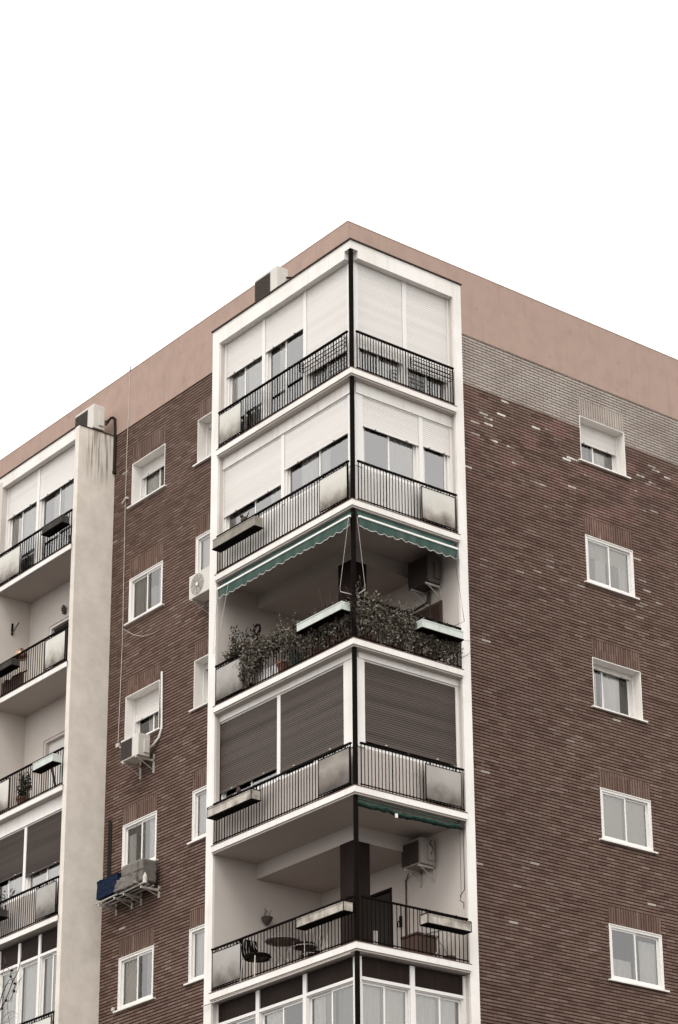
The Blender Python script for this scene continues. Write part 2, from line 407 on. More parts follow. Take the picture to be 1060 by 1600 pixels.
# ---- windows in the brick
def curtain(f, s0, s1, z0, z1, d, parent, mat='curtain', amp=.011, pitch=.13, slant=0):
    if mat == 'drape': amp = .024
    n = max(8, int((s1-s0)/pitch*10)); ph = random.uniform(0, 6)
    mb = MB()
    def fn(u, v):
        s = s0 + (s1-s0)*u; z = z0 + (z1-z0)*v
        a = amp*(1+.5*math.sin(3*u*7+ph))
        return f(s + slant*(1-v)*(u-.5), d + a*math.sin(2*math.pi*(s/pitch)+ph+1.2*math.sin(5*v+ph)*.3), z)
    mb.grid(fn, n, 6); return mb.build('curtain', mat, parent, smooth=True)

def shutter(f, s0, s1, z0, z1, d, parent, mat='shw', slat=.045, lip=True):
    mb = MB(); nz = max(1, round((z1-z0)/slat)); h = (z1-z0)/nz
    k_ = .45 if mat == 'shw' else 1.2
    prof = [(0, 0), (.10, .006*k_), (.5, .009*k_), (.85, .006*k_), (.92, 0)]
    pts = []
    for i in range(nz):
        for (t_, dd) in prof: pts.append((z0+h*(i+t_), d+dd))
    pts.append((z1, d))
    vs = [(mb.bm.verts.new(f(s0, dd, z)), mb.bm.verts.new(f(s1, dd, z))) for z, dd in pts]
    for a, b in zip(vs, vs[1:]): mb.bm.faces.new((a[0], a[1], b[1], b[0]))
    if lip: mb.box(s0, s1, d-.012, d+.014, z0-.03, z0, f)
    sh = mb.build('shutter', mat, parent)
    if lip:
        for q in (.22, .78):
            m2 = MB(); m2.box(s0+(s1-s0)*q-.02, s0+(s1-s0)*q+.02, d+.014, d+.034, z0-.025, z0-.008, f); m2.build('stop', 'galv', sh)
    return sh

def sash(f, s0, s1, z0, z1, d, parent, split=None, fw=.045, curt=None, mat='alu', gm='glass', cd_=.11):
    """sliding pair: outer frame, two leaves on two tracks, glass, curtains behind"""
    fr_ = MB()
    for (a, b, c, e) in ((s0, s1, z0, z0+fw), (s0, s1, z1-fw, z1), (s0, s0+fw, z0+fw, z1-fw), (s1-fw, s1, z0+fw, z1-fw)): fr_.box(a, b, d-.06, d, c, e, f)
    mid = split if split else (s0+s1)/2
    lw = .04
    for (a, b, dd) in ((s0+fw, mid+.025, d-.024), (mid-.025, s1-fw, d-.050)):
        for (p, q, c, e) in ((a, b, z0+fw, z0+fw+lw), (a, b, z1-fw-lw, z1-fw), (a, a+lw, z0+fw+lw, z1-fw-lw), (b-lw, b, z0+fw+lw, z1-fw-lw)):
            fr_.box(p, q, dd-.02, dd, c, e, f)
    fo = fr_.build('frame', mat, parent)
    for (a, b, dd) in ((s0+fw+lw, mid+.025-lw, d-.034), (mid-.025+lw, s1-fw-lw, d-.060)):
        p = MB(); q_ = [f(a, dd, z0+fw+lw), f(b, dd, z0+fw+lw), f(b, dd, z1-fw-lw), f(a, dd, z1-fw-lw)]
        p.face(q_ if f is FR else q_[::-1]); p.build('pane', gm, parent, recalc=False)
    for c in (curt or []):
        a, b, z_a, z_b, mt = c
        curtain(f, s0+(s1-s0)*a, s0+(s1-s0)*b, z0+(z1-z0)*z_a, z0+(z1-z0)*z_b, d-cd_, parent, mt)
    return fo

def brick_window(f, w, curt, split=.5, mirror=False):
    s0, s1, z0, z1, kind, drop = w
    win = MB(); T = .05
    if kind == 'deep':
        D = .33
        # rendered reveal, four boards
        win.box(s0, s0+.018, -D, .002, z0, z1, f); win.box(s1-.018, s1, -D, .002, z0, z1, f); win.box(s0+.018, s1-.018, -D, .002, z1-.018, z1, f); win.box(s0+.018, s1-.018, -D, -.002, z0, z0+.02, f)
        body = win.build('window', 'white', bld)
        gd = -.27
        sash(f, s0+.02, s1-.02, z0+.02, z1-.02, gd, body, s0+(s1-s0)*split, curt=curt)
        for (p_, q_) in ((s0+.02, s0+.05), (s1-.05, s1-.02)):
            mb = MB(); mb.box(p_, q_, gd+.005, gd+.05, z0+.02, z1-.02, f); mb.build('shutter_guide', 'alu', body)
        if drop: shutter(f, s0+.05, s1-.05, z1-.02-drop*(z1-z0), z1-.02, gd+.02, body)
    else:
        win.box(s0, s0+.02, -.08, .004, z0, z1, f); win.box(s1-.02, s1, -.08, .004, z0, z1, f); win.box(s0+.02, s1-.02, -.08, .004, z1-.02, z1, f); win.box(s0+.02, s1-.02, -.08, .004, z0, z0+.02, f)
        body = win.build('window', 'white', bld)
        sash(f, s0+.02, s1-.02, z0+.02, z1-.02, -.012, body, s0+(s1-s0)*split, fw=.05, curt=curt)
        if kind == 'flush' and drop: shutter(f, s0+.06, s1-.06, z1-.05-drop*(z1-z0), z1-.05, -.28, body, lip=False)
    sl = MB(); sl.box(s0-.09, s1+.09, -.02, .06, z0-.035, z0-.002, f); sl.build('sill', 'white', body)
    # soldier course
    mb = MB(); n = int((s1-s0)/PITCH); p = (s1-s0)/n
    for i in range(n): mb.box(s0+i*p+.011, s0+(i+1)*p-.011, -.024, .0015, z1+.008, ltop(z1), f)
    mb.build('soldier_course', 'soldier', body)
    mb = MB(); mb.box(s0, s1, -.024, -.0205, z1, ltop(z1), f); mb.build('mortar_bed', 'mortar', body)
    return body
C1 = [(.0, .48, 0, 1, 'curtain'), (.5, .95, .0, 1, 'curtain')]
brick_window(FR, RW[0], [(.50, .80, 0, 1, 'curtain'), (.8, 1, 0, 1, 'drape'), (0, .45, 0, 1, 'drape')], .467)
b2 = brick_window(FR, RW[1], [(.0, .25, .0, .6, 'drape'), (.25, .48, .0, .6, 'curtain'), (.5, .75, .0, .6, 'drape'), (.75, 1, 0, .6, 'curtain'), (0, 1, .58, 1, 'blind')], .5)  # pale upper blind and grey drapes put in to imitate sky reflections
brick_window(FR, RW[2], [(.0, .30, 0, 1, 'curtain'), (.42, .80, 0, 1, 'curtain')], .38)
b4 = brick_window(FR, RW[3], [], .5); curtain(FR, RW[3][0]+.06, RW[3][1]-.06, RW[3][2]+.05, RW[3][3]-.05, -.11, b4, 'blind', .002, .9)
brick_window(FR, RW[4], [(0, .45, 0, .42, 'curtain'), (.62, 1, 0, .85, 'curtain')], .5)
brick_window(FL, AW[0], [(.55, .95, 0, 1, 'curtain'), (.1, .45, .0, 1, 'drape')], .47)
brick_window(FL, AW[1], [(.55, .98, 0, 1, 'drape'), (.0, .22, 0, 1, 'curtain'), (.25, .45, 0, .6, 'drape')], .48)
brick_window(FL, AW[2], [(.3, .72, 0, 1, 'curtain'), (.0, .22, 0, 1, 'curtain')], .48)
brick_window(FL, AW[3], [(.0, .32, 0, 1, 'curtain'), (.74, 1, 0, .8, 'curtain')], .46)
brick_window(FL, AW[4], [(.5, 1, 0, 1, 'curtain'), (.05, .3, 0, 1, 'drape')], .48)
for i, w in enumerate(BW): brick_window(FL, w, [(.4, 1, 0, 1, 'curtain')], .5)

# ------------------------------------------------------------------ corner bay
NX, NY = 1.10, 1.45                    # slab nose
FXL, FXR = 1.05, 1.40                  # face of fins (d values on left / right facade)
YI, XI = 3.09, 1.62                    # inner faces of the two fins
YO, XO = 3.337, 1.84
mb = MB(); mb.box(-FXL, -FXL+.05, YI, YO, G, 26.689); mb.build('fin_wall', 'white', bld)
mb = MB(); mb.box(XI, XO, -FXR, -FXR+.05, G, 26.689); mb.build('fin_wall', 'white', bld)
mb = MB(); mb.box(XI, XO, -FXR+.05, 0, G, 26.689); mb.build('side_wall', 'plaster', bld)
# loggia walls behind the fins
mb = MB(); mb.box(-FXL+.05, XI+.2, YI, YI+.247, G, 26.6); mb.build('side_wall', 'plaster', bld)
DOOR5 = (.85, 1.80, 0, 2.05)
def loggia_back(z0, z1, hole=None):
    mb = MB()
    if hole:
        a, b, c, d = hole
        mb.box(XI, XI+.2, 0, a, z0, z1); mb.box(XI, XI+.2, b, YI, z0, z1); mb.box(XI, XI+.2, a, b, z0+d, z1)
        if c > 0: mb.box(XI, XI+.2, a, b, z0, z0+c)
    else: mb.box(XI, XI+.2, 0, YI, z0, z1)
    return mb.build('side_wall', 'plaster', bld)
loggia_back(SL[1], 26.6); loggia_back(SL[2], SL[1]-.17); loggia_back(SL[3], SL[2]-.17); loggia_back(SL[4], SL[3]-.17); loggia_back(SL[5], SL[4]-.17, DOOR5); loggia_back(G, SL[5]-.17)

# roof slab of the bay: slab, notched edge beam, dark drip edge
mb = MB(); mb.box(-FXL, XO, -FXR, 0, 26.69, ROOF-.02); mb.box(-FXL, 0, 0, YO, 26.69, ROOF-.02); mb.build('bay_roof', 'white', bld)
mb = MB(); mb.box(-FXL, -.90, -1.21, YI, 26.52, 26.689); mb.box(-.86, XI, -FXR, -1.25, 26.52, 26.689); mb.build('edge_beam', 'white', bld)
mb = MB(); mb.box(-FXL-.03, XO+.02, -FXR-.03, 0, ROOF-.02, ROOF+.005); mb.box(-FXL-.03, 0, .0, YO+.02, ROOF-.02, ROOF+.005); mb.build('roof_edge', 'coping', bld)

for k in range(1, 8):
    z = SL[k]; t = .169
    if k < 7:
        mb = MB(); mb.box(-NX+.03, XI, -NY+.03, YI, z-t, z-.016)
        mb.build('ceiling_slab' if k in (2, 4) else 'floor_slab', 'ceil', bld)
        nb = MB(); nt_ = .135
        nb.box(-NX, -NX+.029, -NY, YI, z-nt_, z-.016); nb.box(-NX+.029, XI, -NY, -NY+.029, z-nt_, z-.016); nb.build('slab_edge', 'white', bld)
        eb = MB(); eb.box(-NX-.006, XI, -NY-.006, YI, z-.0155, z); eb.build('edge_tile', 'tile', bld)
# storey beams + lowered ceiling behind them + corner column
for k in (2, 4):
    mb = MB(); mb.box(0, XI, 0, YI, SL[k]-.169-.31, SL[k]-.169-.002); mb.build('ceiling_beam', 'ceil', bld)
for k, (za, zb) in enumerate(((SL[3], SL[2]-.48), (SL[5], SL[4]-.48))):
    mb = MB(); mb.box(-.02, .38, -.02, .38, za, zb-.002); mb.build('column', 'darkpanel', bld)
# black iron corner post, one length per storey
for k in range(0, 6):
    top = (26.69 if k == 0 else SL[k]-.169-.001); bot = SL[k+1]
    mb = MB(); mb.tube([(-1.0, -1.35, bot), (-1.0, -1.35, top)], .048, 12)
    mb.box(-1.06, -.94, -1.41, -1.29, bot, bot+.012)
    mb.build('corner_post', 'black', bld, smooth=False)

# ---- railings
def railing(f, s0, s1, zf, d, panels=(), pm='panel', pitch=.088, post_ends=(True, True)):
    """flat-bar balustrade; panels = list of (s0, s1); top rail, bottom rail, bars, infill panels"""
    top = MB(); top.box(s0, s1, d-.022, d+.022, zf+.84, zf+.872, f)
    root = top.build('railing', 'black', bld)
    mb = MB(); mb.box(s0, s1, d-.012, d+.012, zf+.045, zf+.062, f); mb.build('bottom_rail', 'black', root)
    bars = MB(); n = int((s1-s0)/pitch)
    for i in range(n+1):
        s = s0 + .02 + (s1-s0-.04)*i/n
        th = .005 if i % 9 else .009
        bars.box(s-th, s+th, d-.007, d+.007, zf+.0, zf+.84, f)
    bars.build('balusters', 'black', root)
    for (a, b) in panels:
        p = MB(); p.box(a, b, d+.022, d+.030, zf+.085, zf+.765, f); po = p.build('panel', pm, root)
        q = MB()
        for (s_, e_, c_, g_) in ((a-.012, a, zf+.06, zf+.79), (b, b+.012, zf+.06, zf+.79), (a, b, zf+.072, zf+.085), (a, b, zf+.765, zf+.778)): q.box(s_, e_, d+.016, d+.036, c_, g_, f)
        for s_ in (a+.12, (a+b)/2, b-.12): q.box(s_-.01, s_+.01, d+.01, d+.022, zf+.778, zf+.84, f)
        q.build('panel_frame', 'black', root)
    return root
DL, DR = 1.06, 1.41
railing(FL, -1.30, 3.07, SL[1], DL, [(2.24, 3.0)], pitch=.085); railing(FR, -.93, 1.58, SL[1], DR, [], pitch=.068)
railing(FL, -1.30, 3.07, SL[2], DL, [(-1.28, -.42)]); railing(FR, -.93, 1.58, SL[2], DR, [(.66, 1.50)], pitch=.078)
railing(FL, -1.30, 3.07, SL[3], DL, [(2.09, 3.0)], 'panelm'); railing(FR, -.93, 1.60, SL[3], DR, [])
railing(FL, -1.30, 3.07, SL[4], DL, [(-1.28, -.36)], 'paneld'); railing(FR, -.93, 1.58, SL[4], DR, [(.62, 1.48)], 'panelm', pitch=.083)
railing(FL, -1.30, 3.07, SL[5], DL, [(2.09, 3.0)], 'panelm', pitch=.098); railing(FR, -.93, 1.58, SL[5], DR, [], pitch=.098)

# ---- glazed-in storeys. d of glazing: left .90, right 1.25
GL, GR = .90, 1.25
def enclosure(f, d, zt, zf, frieze, bays, lower, ends, mat='shw', endmat='alu', sill=.0):
    """bays: list of dict(s0,s1,drop z (bottom of shutter),split) ; lower: height of the solid breast wall, 0 = glazed to the floor"""
    root = None
    for i, b in enumerate(bays):
        s0, s1 = b['s0'], b['s1']
        mw = MB(); m0, m1 = s0, s1
        # mullions at both ends as frame body
        mw.box(s0, s0+b.get('ml', .05), d-.07, d+.012, zf+lower, zt, f); mw.box(s1-b.get('mr', .05), s1, d-.07, d+.012, zf+lower, zt, f)
        mw.box(s0+b.get('ml', .05), s1-b.get('mr', .05), d-.07, d+.004, zt-.03, zt, f)
        win = mw.build('window', 'alu', bld)
        a, c = s0+b.get('ml', .05), s1-b.get('mr', .05)
        if not b.get('blind'):
            sash(f, a, c, zf+lower+.01, zt-.03, d-.03, win, b.get('split'), curt=b.get('curt'), gm='glassb', cd_=.082)
        if b['drop'] is not None:
            shutter(f, a+.005, c-.005, b['drop'], zt-.03, d-.008, win, mat, b.get('slat', .045))
    return root
# storey 1, shutters part lowered, glazed to the floor
z1 = SL[1]
CW = 'curtain'
enclosure(FL, GL, 26.55, z1, 0, [
    dict(s0=1.70, s1=3.09, drop=z1+1.75, split=2.42, mr=.07, curt=[(0, .5, 0, 1, CW), (.52, 1, 0, 1, CW)]),
    dict(s0=.29, s1=1.70, drop=z1+1.75, split=1.0, curt=[(0, .1, 0, 1, CW), (.55, .72, 0, 1, CW)]),
    dict(s0=-1.17, s1=.29, drop=z1+.62, split=-.4, ml=.06, curt=[(0, 1, 0, 1, CW)])], 0, None)
enclosure(FR, GR, 26.55, z1, 0, [
    dict(s0=-.86, s1=.44, drop=z1+.66, split=-.22, ml=.10, curt=[(0, .45, 0, 1, CW), (.5, 1, 0, 1, CW)]),
    dict(s0=.44, s1=1.62, drop=z1+.62, split=1.02, curt=[(0, .4, 0, 1, CW), (.55, 1, 0, 1, CW)])], 0, None)
def frieze(f, s0, s1, d, za, zb, mat='white'):
    mb = MB(); mb.box(s0, s1, d-.05, d+.03, za, zb, f); mb.box(s0, s1, d+.03, d+.036, za, za+.012, f); return mb.build('frieze', mat, bld)
# storey 2
z2 = SL[2]; ft = z2+2.43
frieze(FL, -1.25, YI, GL, ft, SL[1]-.171); frieze(FR, -.84, XI, GR, ft, SL[1]-.171)
enclosure(FL, GL, ft, z2, 0, [
    dict(s0=1.03, s1=3.12, drop=z2+1.36, split=2.03, curt=[(.0, .25, 0, 1, CW)]),
    dict(s0=-1.20, s1=1.03, drop=z2+1.63, split=-.12, ml=.1, curt=[(.35, .52, 0, 1, CW), (.55, .8, 0, 1, CW)])], .85, None)
enclosure(FR, GR, ft, z2, 0, [
    dict(s0=-.86, s1=.81, drop=z2+1.79, split=.02, ml=.19, curt=[(.5, .98, 0, 1, CW)]),
    dict(s0=.81, s1=1.62, drop=z2+1.82, split=1.47, curt=[])], .85, None)
def breast(f, s0, s1, d, zf, h, mat='white'):
    mb = MB(); mb.box(s0, s1, d-.08, d, zf, zf+h, f); return mb.build('breast_wall', mat, bld)
breast(FL, -1.24, YI, GL, z2, .85); breast(FR, -.9, XI, GR, z2, .85)
# storey 4: brown shutters
z4 = SL[4]; ft = z4+2.62
frieze(FL, -1.25, YI, GL, ft, SL[3]-.171); frieze(FR, -.84, XI, GR, ft, SL[3]-.171)
enclosure(FL, GL, ft, z4, 0, [
    dict(s0=1.14, s1=3.15, drop=z4+1.14, split=2.1, mr=.06), dict(s0=-1.21, s1=1.14, drop=z4+1.02, split=0, ml=.28, mr=.05)], .85, None, 'shb')
enclosure(FR, GR, ft, z4, 0, [dict(s0=-.88, s1=XI, drop=z4+1.02, split=.4, ml=.19, mr=.07)], .85, None, 'shb')
breast(FL, -1.24, YI, GL, z4, .85, 'ceil'); breast(FR, -.9, XI, GR, z4, .85, 'plaster')
mb = MB(); mb.box(-1.19, -.91, GL+.012, GL+.02, z4+.85, ft, FL); mb.box(-.87, -.70, GR+.012, GR+.02, z4+.85, ft, FR); mb.build('corner_casing', 'white', bld)

# storey 6 (bottom of the picture): dark transom panels over curtained glazing
def transom_glazing(f, d, zt, zm, zb, bays, sp=.055):
    for (s0, s1, split, curts) in bays:
        mw = MB()
        mw.box(s0, s0+sp, d-.07, d+.012, zb, zt, f); mw.box(s1-sp, s1, d-.07, d+.012, zb, zt, f); mw.box(s0+sp, s1-sp, d-.06, d+.010, zm-.03, zm+.03, f); mw.box(s0+sp, s1-sp, d-.06, d+.006, zb, zb+.06, f)
        win = mw.build('window', 'alu', bld)
        p = MB(); p.box(s0+sp, s1-sp, d-.03, d-.015, zm+.03, zt, f); p.build('transom_panel', 'darkpanel', win)
        sash(f, s0+sp, s1-sp, zb+.06, zm-.03, d-.02, win, split, fw=.02, curt=curts)
CW = 'curtain'
SLC = [(0, .5, 0, 1, CW), (.5, 1, 0, 1, 'drape')]
t6, m6, b6 = SL[5]-.20, SL[5]-.60, SL[6]+.05
transom_glazing(FR, GR, t6, m6, b6, [(-.88, .35, -.28, [(0, .5, 0, 1, 'curtain'), (.5, 1, 0, 1, 'curtain')]), (.35, 1.62, 1.02, [(0, 1, 0, 1, 'curtain')])])
transom_glazing(FL, GL, t6, m6, b6, [(-1.17, .32, -.44, [(0, .45, 0, 1, 'drape'), (.7, 1, 0, 1, 'curtain'), (.5, .68, 0, 1, 'drape')]), (.32, 1.78, 1.03, [(.55, 1, 0, 1, 'curtain')]), (1.78, 3.12, 2.5, [(0, 1, 0, 1, 'drape')])])
mb = MB(); mb.tube([(-NX-.01, -1.3, SL[5]-.205), (-NX-.01, 3.3, SL[5]-.215)], .012); mb.build('cable_clip_rail', 'cable', bld)

# ---- loggia doors and window
mb = MB(); mb.box(XI+.06, XI+.10, .90, 1.75, SL[5], SL[5]+2.0); dr = mb.build('door', 'dark', bld)
mb = MB(); mb.box(XI-.01, XI+.12, .85, .90, SL[5], SL[5]+2.05); mb.box(XI-.01, XI+.12, 1.75, 1.80, SL[5], SL[5]+2.05); mb.box(XI-.01, XI+.12, .90, 1.75, SL[5]+2.0, SL[5]+2.05); mb.build('frame', 'darkpanel', dr)
# louvred shutters of the storey-3 window
z3 = SL[3]
mb = MB(); mb.box(XI-.03, XI-.002, -.86, .06, z3+.5, z3+1.66)
wn3 = mb.build('window', 'wood', bld)
mb = MB()
for i in range(26): mb.box(XI-.045, XI-.031, -.80 if i % 2 else -.80, .0, z3+.56+i*.041, z3+.56+i*.041+.022)
mb.build('louvres', 'wood', wn3)

# ------------------------------------------------------------------ left bay (second stack of balconies)
NXL, FLX, YF = 1.03, .98, 8.70
YIN, YFAR = 8.86, 12.05; XB = -.09
mb = MB(); mb.box(-FLX, 0, YF, YIN, G, ROOF+.01); mb.build('fin_wall', 'fin', bld)
mb = MB(); mb.box(-FLX+.004, 0, YF-.02, YIN+.01, ROOF+.011, ROOF+.03); mb.build('coping', 'coping', bld)
mb = MB(); mb.box(-FLX, XB, YFAR, 12.2, G, 26.779); mb.build('fin_wall', 'plaster', bld)
LD = {2: (9.6, 11.18, 1.83), 3: (9.6, 11.22, 1.9)}
for k in range(1, 7):
    z0 = SL[k]; zt = 26.6 if k == 1 else SL[k-1]-.13
    mb = MB()
    if k in LD:
        a, b, h = LD[k]
        mb.box(XB, XB+.2, YIN, a, z0, zt); mb.box(XB, XB+.2, b, YFAR, z0, zt); mb.box(XB, XB+.2, a, b, z0+h, zt)
    else: mb.box(XB, XB+.2, YIN, YFAR, z0, zt)
    mb.build('back_wall', 'plaster', bld)
    mb = MB(); mb.box(-NXL+.03, XB, YIN, YFAR, z0-.13, z0-.016); mb.build('floor_slab', 'ceil', bld)
    mb = MB(); mb.box(-NXL, -NXL+.029, YIN-.03, YFAR, z0-.13, z0-.016); mb.build('slab_edge', 'white', bld)
    mb = MB(); mb.box(-NXL-.006, XB, YIN-.03, YFAR, z0-.0155, z0); mb.build('edge_tile', 'tile', bld)
mb = MB(); mb.box(-FLX, 0, YIN, 12.2, 26.78, ROOF+.005); mb.box(-FLX, -.82, YIN, YFAR, 26.62, 26.78); mb.build('bay_roof', 'white', bld)
mb = MB(); mb.box(-FLX-.025, 0, YIN, 12.2, ROOF+.006, ROOF+.03); mb.build('roof_edge', 'coping', bld)
DLL = .99; GLL = .83
railing(FL, YIN, YFAR, SL[1], DLL, [(11.05, 12.0)], pitch=.10)
railing(FL, YIN, YFAR, SL[2], DLL, [(8.93, 9.75)], pitch=.095)
railing(FL, YIN, YFAR, SL[3], DLL, [(11.08, 12.0)], pitch=.095)
railing(FL, YIN, YFAR, SL[4], DLL, [(8.93, 9.72)], 'panelm')
railing(FL, YIN, YFAR, SL[5], DLL, [(8.93, 9.70)], pitch=.095)
enclosure(FL, GLL, 26.60, SL[1], 0, [
    dict(s0=10.64, s1=12.05, drop=SL[1]+1.85, split=11.4, curt=[(0, .5, 0, 1, CW), (.5, .92, 0, 1, CW)]),
    dict(s0=8.86, s1=10.64, drop=SL[1]+1.82, split=9.75, curt=[(.0, .45, 0, 1, CW), (.5, .72, 0, 1, CW)])], 0, None)
fz = SL[4]+2.47
frieze(FL, YIN, YFAR, GLL, fz, SL[3]-.135)
enclosure(FL, GLL, fz, SL[4], 0, [
    dict(s0=10.57, s1=12.05, drop=SL[4]+1.45, split=11.3, slat=.02, curt=[(0, .6, 0, 1, CW)]),
    dict(s0=8.86, s1=10.57, drop=SL[4]+1.31, split=9.69, slat=.02, curt=[(0, 1, 0, 1, CW)])], .85, None, 'shb')
breast(FL, YIN, YFAR, GLL, SL[4], .85, 'ceil')
transom_glazing(FL, GLL, SL[5]+2.76, SL[5]+2.29, SL[5]+.05, [
    (8.86, 9.80, 9.3, SLC), (9.80, 10.63, 10.55, [(0, 1, 0, 1, 'curtain')]), (10.63, 11.47, 11.4, [(0, 1, 0, 1, 'curtain')]), (11.47, 12.05, 11.9, [(0, 1, 0, 1, 'drape')])], .045)
# doors of the two open balconies
for k, (a, b, h) in LD.items():
    mb = MB(); mb.box(XB+.11, XB+.14, a, b-.0, SL[k], SL[k]+h); dd = mb.build('door', 'dark' if k == 2 else 'shw', bld)
    mb = MB(); mb.box(XB+.02, XB+.12, b-.07, b, SL[k], SL[k]+h); mb.box(XB+.02, XB+.12, a, b-.07, SL[k]+h-.06, SL[k]+h); mb.build('frame', 'plaster' if k == 3 else 'white', dd)

# ------------------------------------------------------------------ wall-hung and roof things
def ac_unit(label, x0, x1, y0, y1, z0, z1, front='-x', grille='louvre', bracket='wall', casing='acw', grange=(.0, .68), stand=.12):
    """front face looks towards -x; y1 is the picture-left end"""
    t = thing('air_conditioner', label, 'air conditioner', ((x0+x1)/2, (y0+y1)/2, z0), 'outdoor air conditioning units')
    mb = MB(); mb.box(x0, x1, y0, y1, z0, z1); mb.bevel(.012, 2); mb.build('casing', casing, t)
    w = y1-y0; h = z1-z0
    ga, gb = y1-w*.02-w*grange[1], y1-w*.03
    if grille == 'louvre':
        mb = MB(); mb.box(x0-.004, x0+.0, ga, gb, z0+h*.06, z1-h*.10); mb.build('coil', 'acdark', t)
        mb = MB(); n = 16
        for i in range(n):
            zz = z0+h*.07+(h*.82)*i/n; mb.box(x0-.012, x0-.0045, ga, gb, zz, zz+h*.82/n*.5)
        for q in range(9):
            yy = ga+(gb-ga)*q/8; mb.box(x0-.016, x0-.0125, yy-.003, yy+.003, z0+h*.06, z1-h*.10)
        mb.build('grille', 'grille', t)
    else:
        cy, cz, rr = y1-w*.36, (z0+z1)/2, h*.42
        mb = MB(); n = 28
        mb.face([Vector((x0-.004, cy+rr*math.cos(2*math.pi*i/n), cz+rr*math.sin(2*math.pi*i/n))) for i in range(n)]); mb.build('fan_opening', 'galv' if grille == 'fan' else 'acdark', t)
        mb = MB()
        for k in range(1, 7): mb.tube([(x0-.012, cy+rr*k/6*math.cos(2*math.pi*i/n), cz+rr*k/6*math.sin(2*math.pi*i/n)) for i in range(n+1)], .003, 4)
        for k in range(8): mb.tube([(x0-.014, cy, cz), (x0-.014, cy+rr*math.cos(math.pi*k/4), cz+rr*math.sin(math.pi*k/4))], .003, 4)
        mb.build('fan_guard', 'grille', t)
        mb = MB(); mb.box(x0-.02, x0-.014, cy-.035, cy+.035, cz-.035, cz+.035); mb.build('badge', 'barw', t)
    # service cover on the right end
    mb = MB(); mb.box(x0+(x1-x0)*.45, x1-.03, y0-.03, y0-.0, z0+h*.15, z0+h*.75); mb.bevel(.006, 1); mb.build('service_cover', casing, t)
    if bracket == 'wall':
        for yy in (y0+.08, y1-.10):
            mb = MB(); mb.box(x0-.01, x1+stand, yy-.02, yy+.02, z0-.045, z0-.004); mb.box(x1+stand-.03, x1+stand, yy-.02, yy+.02, z0-.35 if False else z0-.30, z0+.12)
            mb.tube([(x0+.06, yy, z0-.045), (x1+stand-.015, yy, z0-.24)], .012, 4)
            mb.build('bracket', 'galv', t)
    elif bracket == 'roof':
        for yy in (y0+.1, y1-.1):
            mb = MB(); mb.box(x0, x1, yy-.03, yy+.03, z0-.055, z0-.001); mb.build('foot', 'acdark', t)
    return t
ac = ac_unit('cream outdoor air conditioner with brown grille on the corner balcony roof', -.93, -.63, 1.22, 2.0, ROOF+.06, 27.58, bracket='roof')
mb = MB(); mb.tube([(-.70, 1.2, 27.35), (-.62, 1.08, 27.33), (-.55, 1.02, 27.2), (-.5, 1.0, 26.95)], .022); mb.build('pipe', 'acdark', ac)
ac = ac_unit('cream outdoor air conditioner with brown grille on roof beside streaked pillar top', -.60, -.29, 8.73, 9.52, ROOF+.09, 27.60, bracket='roof', grange=(0, .66))
mb = MB()
for dz in (0, .045, .09): mb.tube([(-.29, 8.80, 27.18+dz), (-.22, 8.76, 27.18+dz), (-.12, 8.74, 27.36+dz*.4), (-.06, 8.72, 27.42)], .018)
mb.tube([(-.06, 8.74, 27.40), (-.035, 8.70, 27.36), (-.035, 8.675, 27.0), (-.035, 8.67, 26.2), (-.035, 8.67, 26.0)], .035, 8)
mb.box(-.07, -.0, 8.62, 8.74, 25.95, 26.02); mb.build('pipe', 'acdark', ac)
ac = ac_unit('white air conditioner bracketed to brick below a half shuttered window with white tube', -.47, -.17, 6.72, 7.40, 18.44, 18.94, grange=(0, .62), stand=.17)
mb = MB(); mb.tube([(-.03, 6.54, 20.37), (-.03, 6.52, 19.6), (-.03, 6.51, 19.05), (-.03, 6.60, 18.88), (-.05, 6.78, 18.76), (-.10, 6.95, 18.70), (-.22, 6.72, 18.66)], .026, 8); mb.build('refrigerant_tube', 'barw', ac)
ac = ac_unit('white air conditioner with round fan beside the tall white corner pier', -.50, -.20, 4.02, 4.88, 21.34, 21.88, grille='fan', stand=.2)
ac = ac_unit('dark air conditioner hung high on side wall above the planted balcony', XI-.39, XI-.06, -.90, -.28, 20.22, 20.82, grille='louvre', grange=(0, .9), casing='grille', stand=.055)
mb = MB(); mb.tube([(XI-.05, -.5, 20.2), (XI-.04, -.45, 20.0), (XI-.03, .3, 19.95), (XI-.03, 1.0, 19.96)], .02); mb.tube([(XI-.04, -.52, 20.2), (XI-.04, -.52, 19.3)], .015); mb.build('pipe', 'grille', ac)
ac = ac_unit('grey air conditioner hung high on side wall of the open balcony', XI-.40, XI-.06, -.53, .05, 14.50, 15.02, grille='louvre', casing='acdim', grange=(0, .85), stand=.055)
mb = MB(); mb.tube([(XI-.02, .40, 14.46), (XI-.02, .40, 13.2)], .014); mb.tube([(XI-.2, .05, 14.6), (XI-.05, .3, 14.5), (XI-.02, .40, 14.44)], .014)
mb.build('pipe', 'wood', ac)
mb = MB(); mb.tube([(XI-.15, -.545, 14.98), (XI-.2, -.56, 14.9), (XI-.12, -.56, 14.82), (XI-.18, -.56, 14.7)], .012); mb.build('loose_cable', 'cordd', ac)

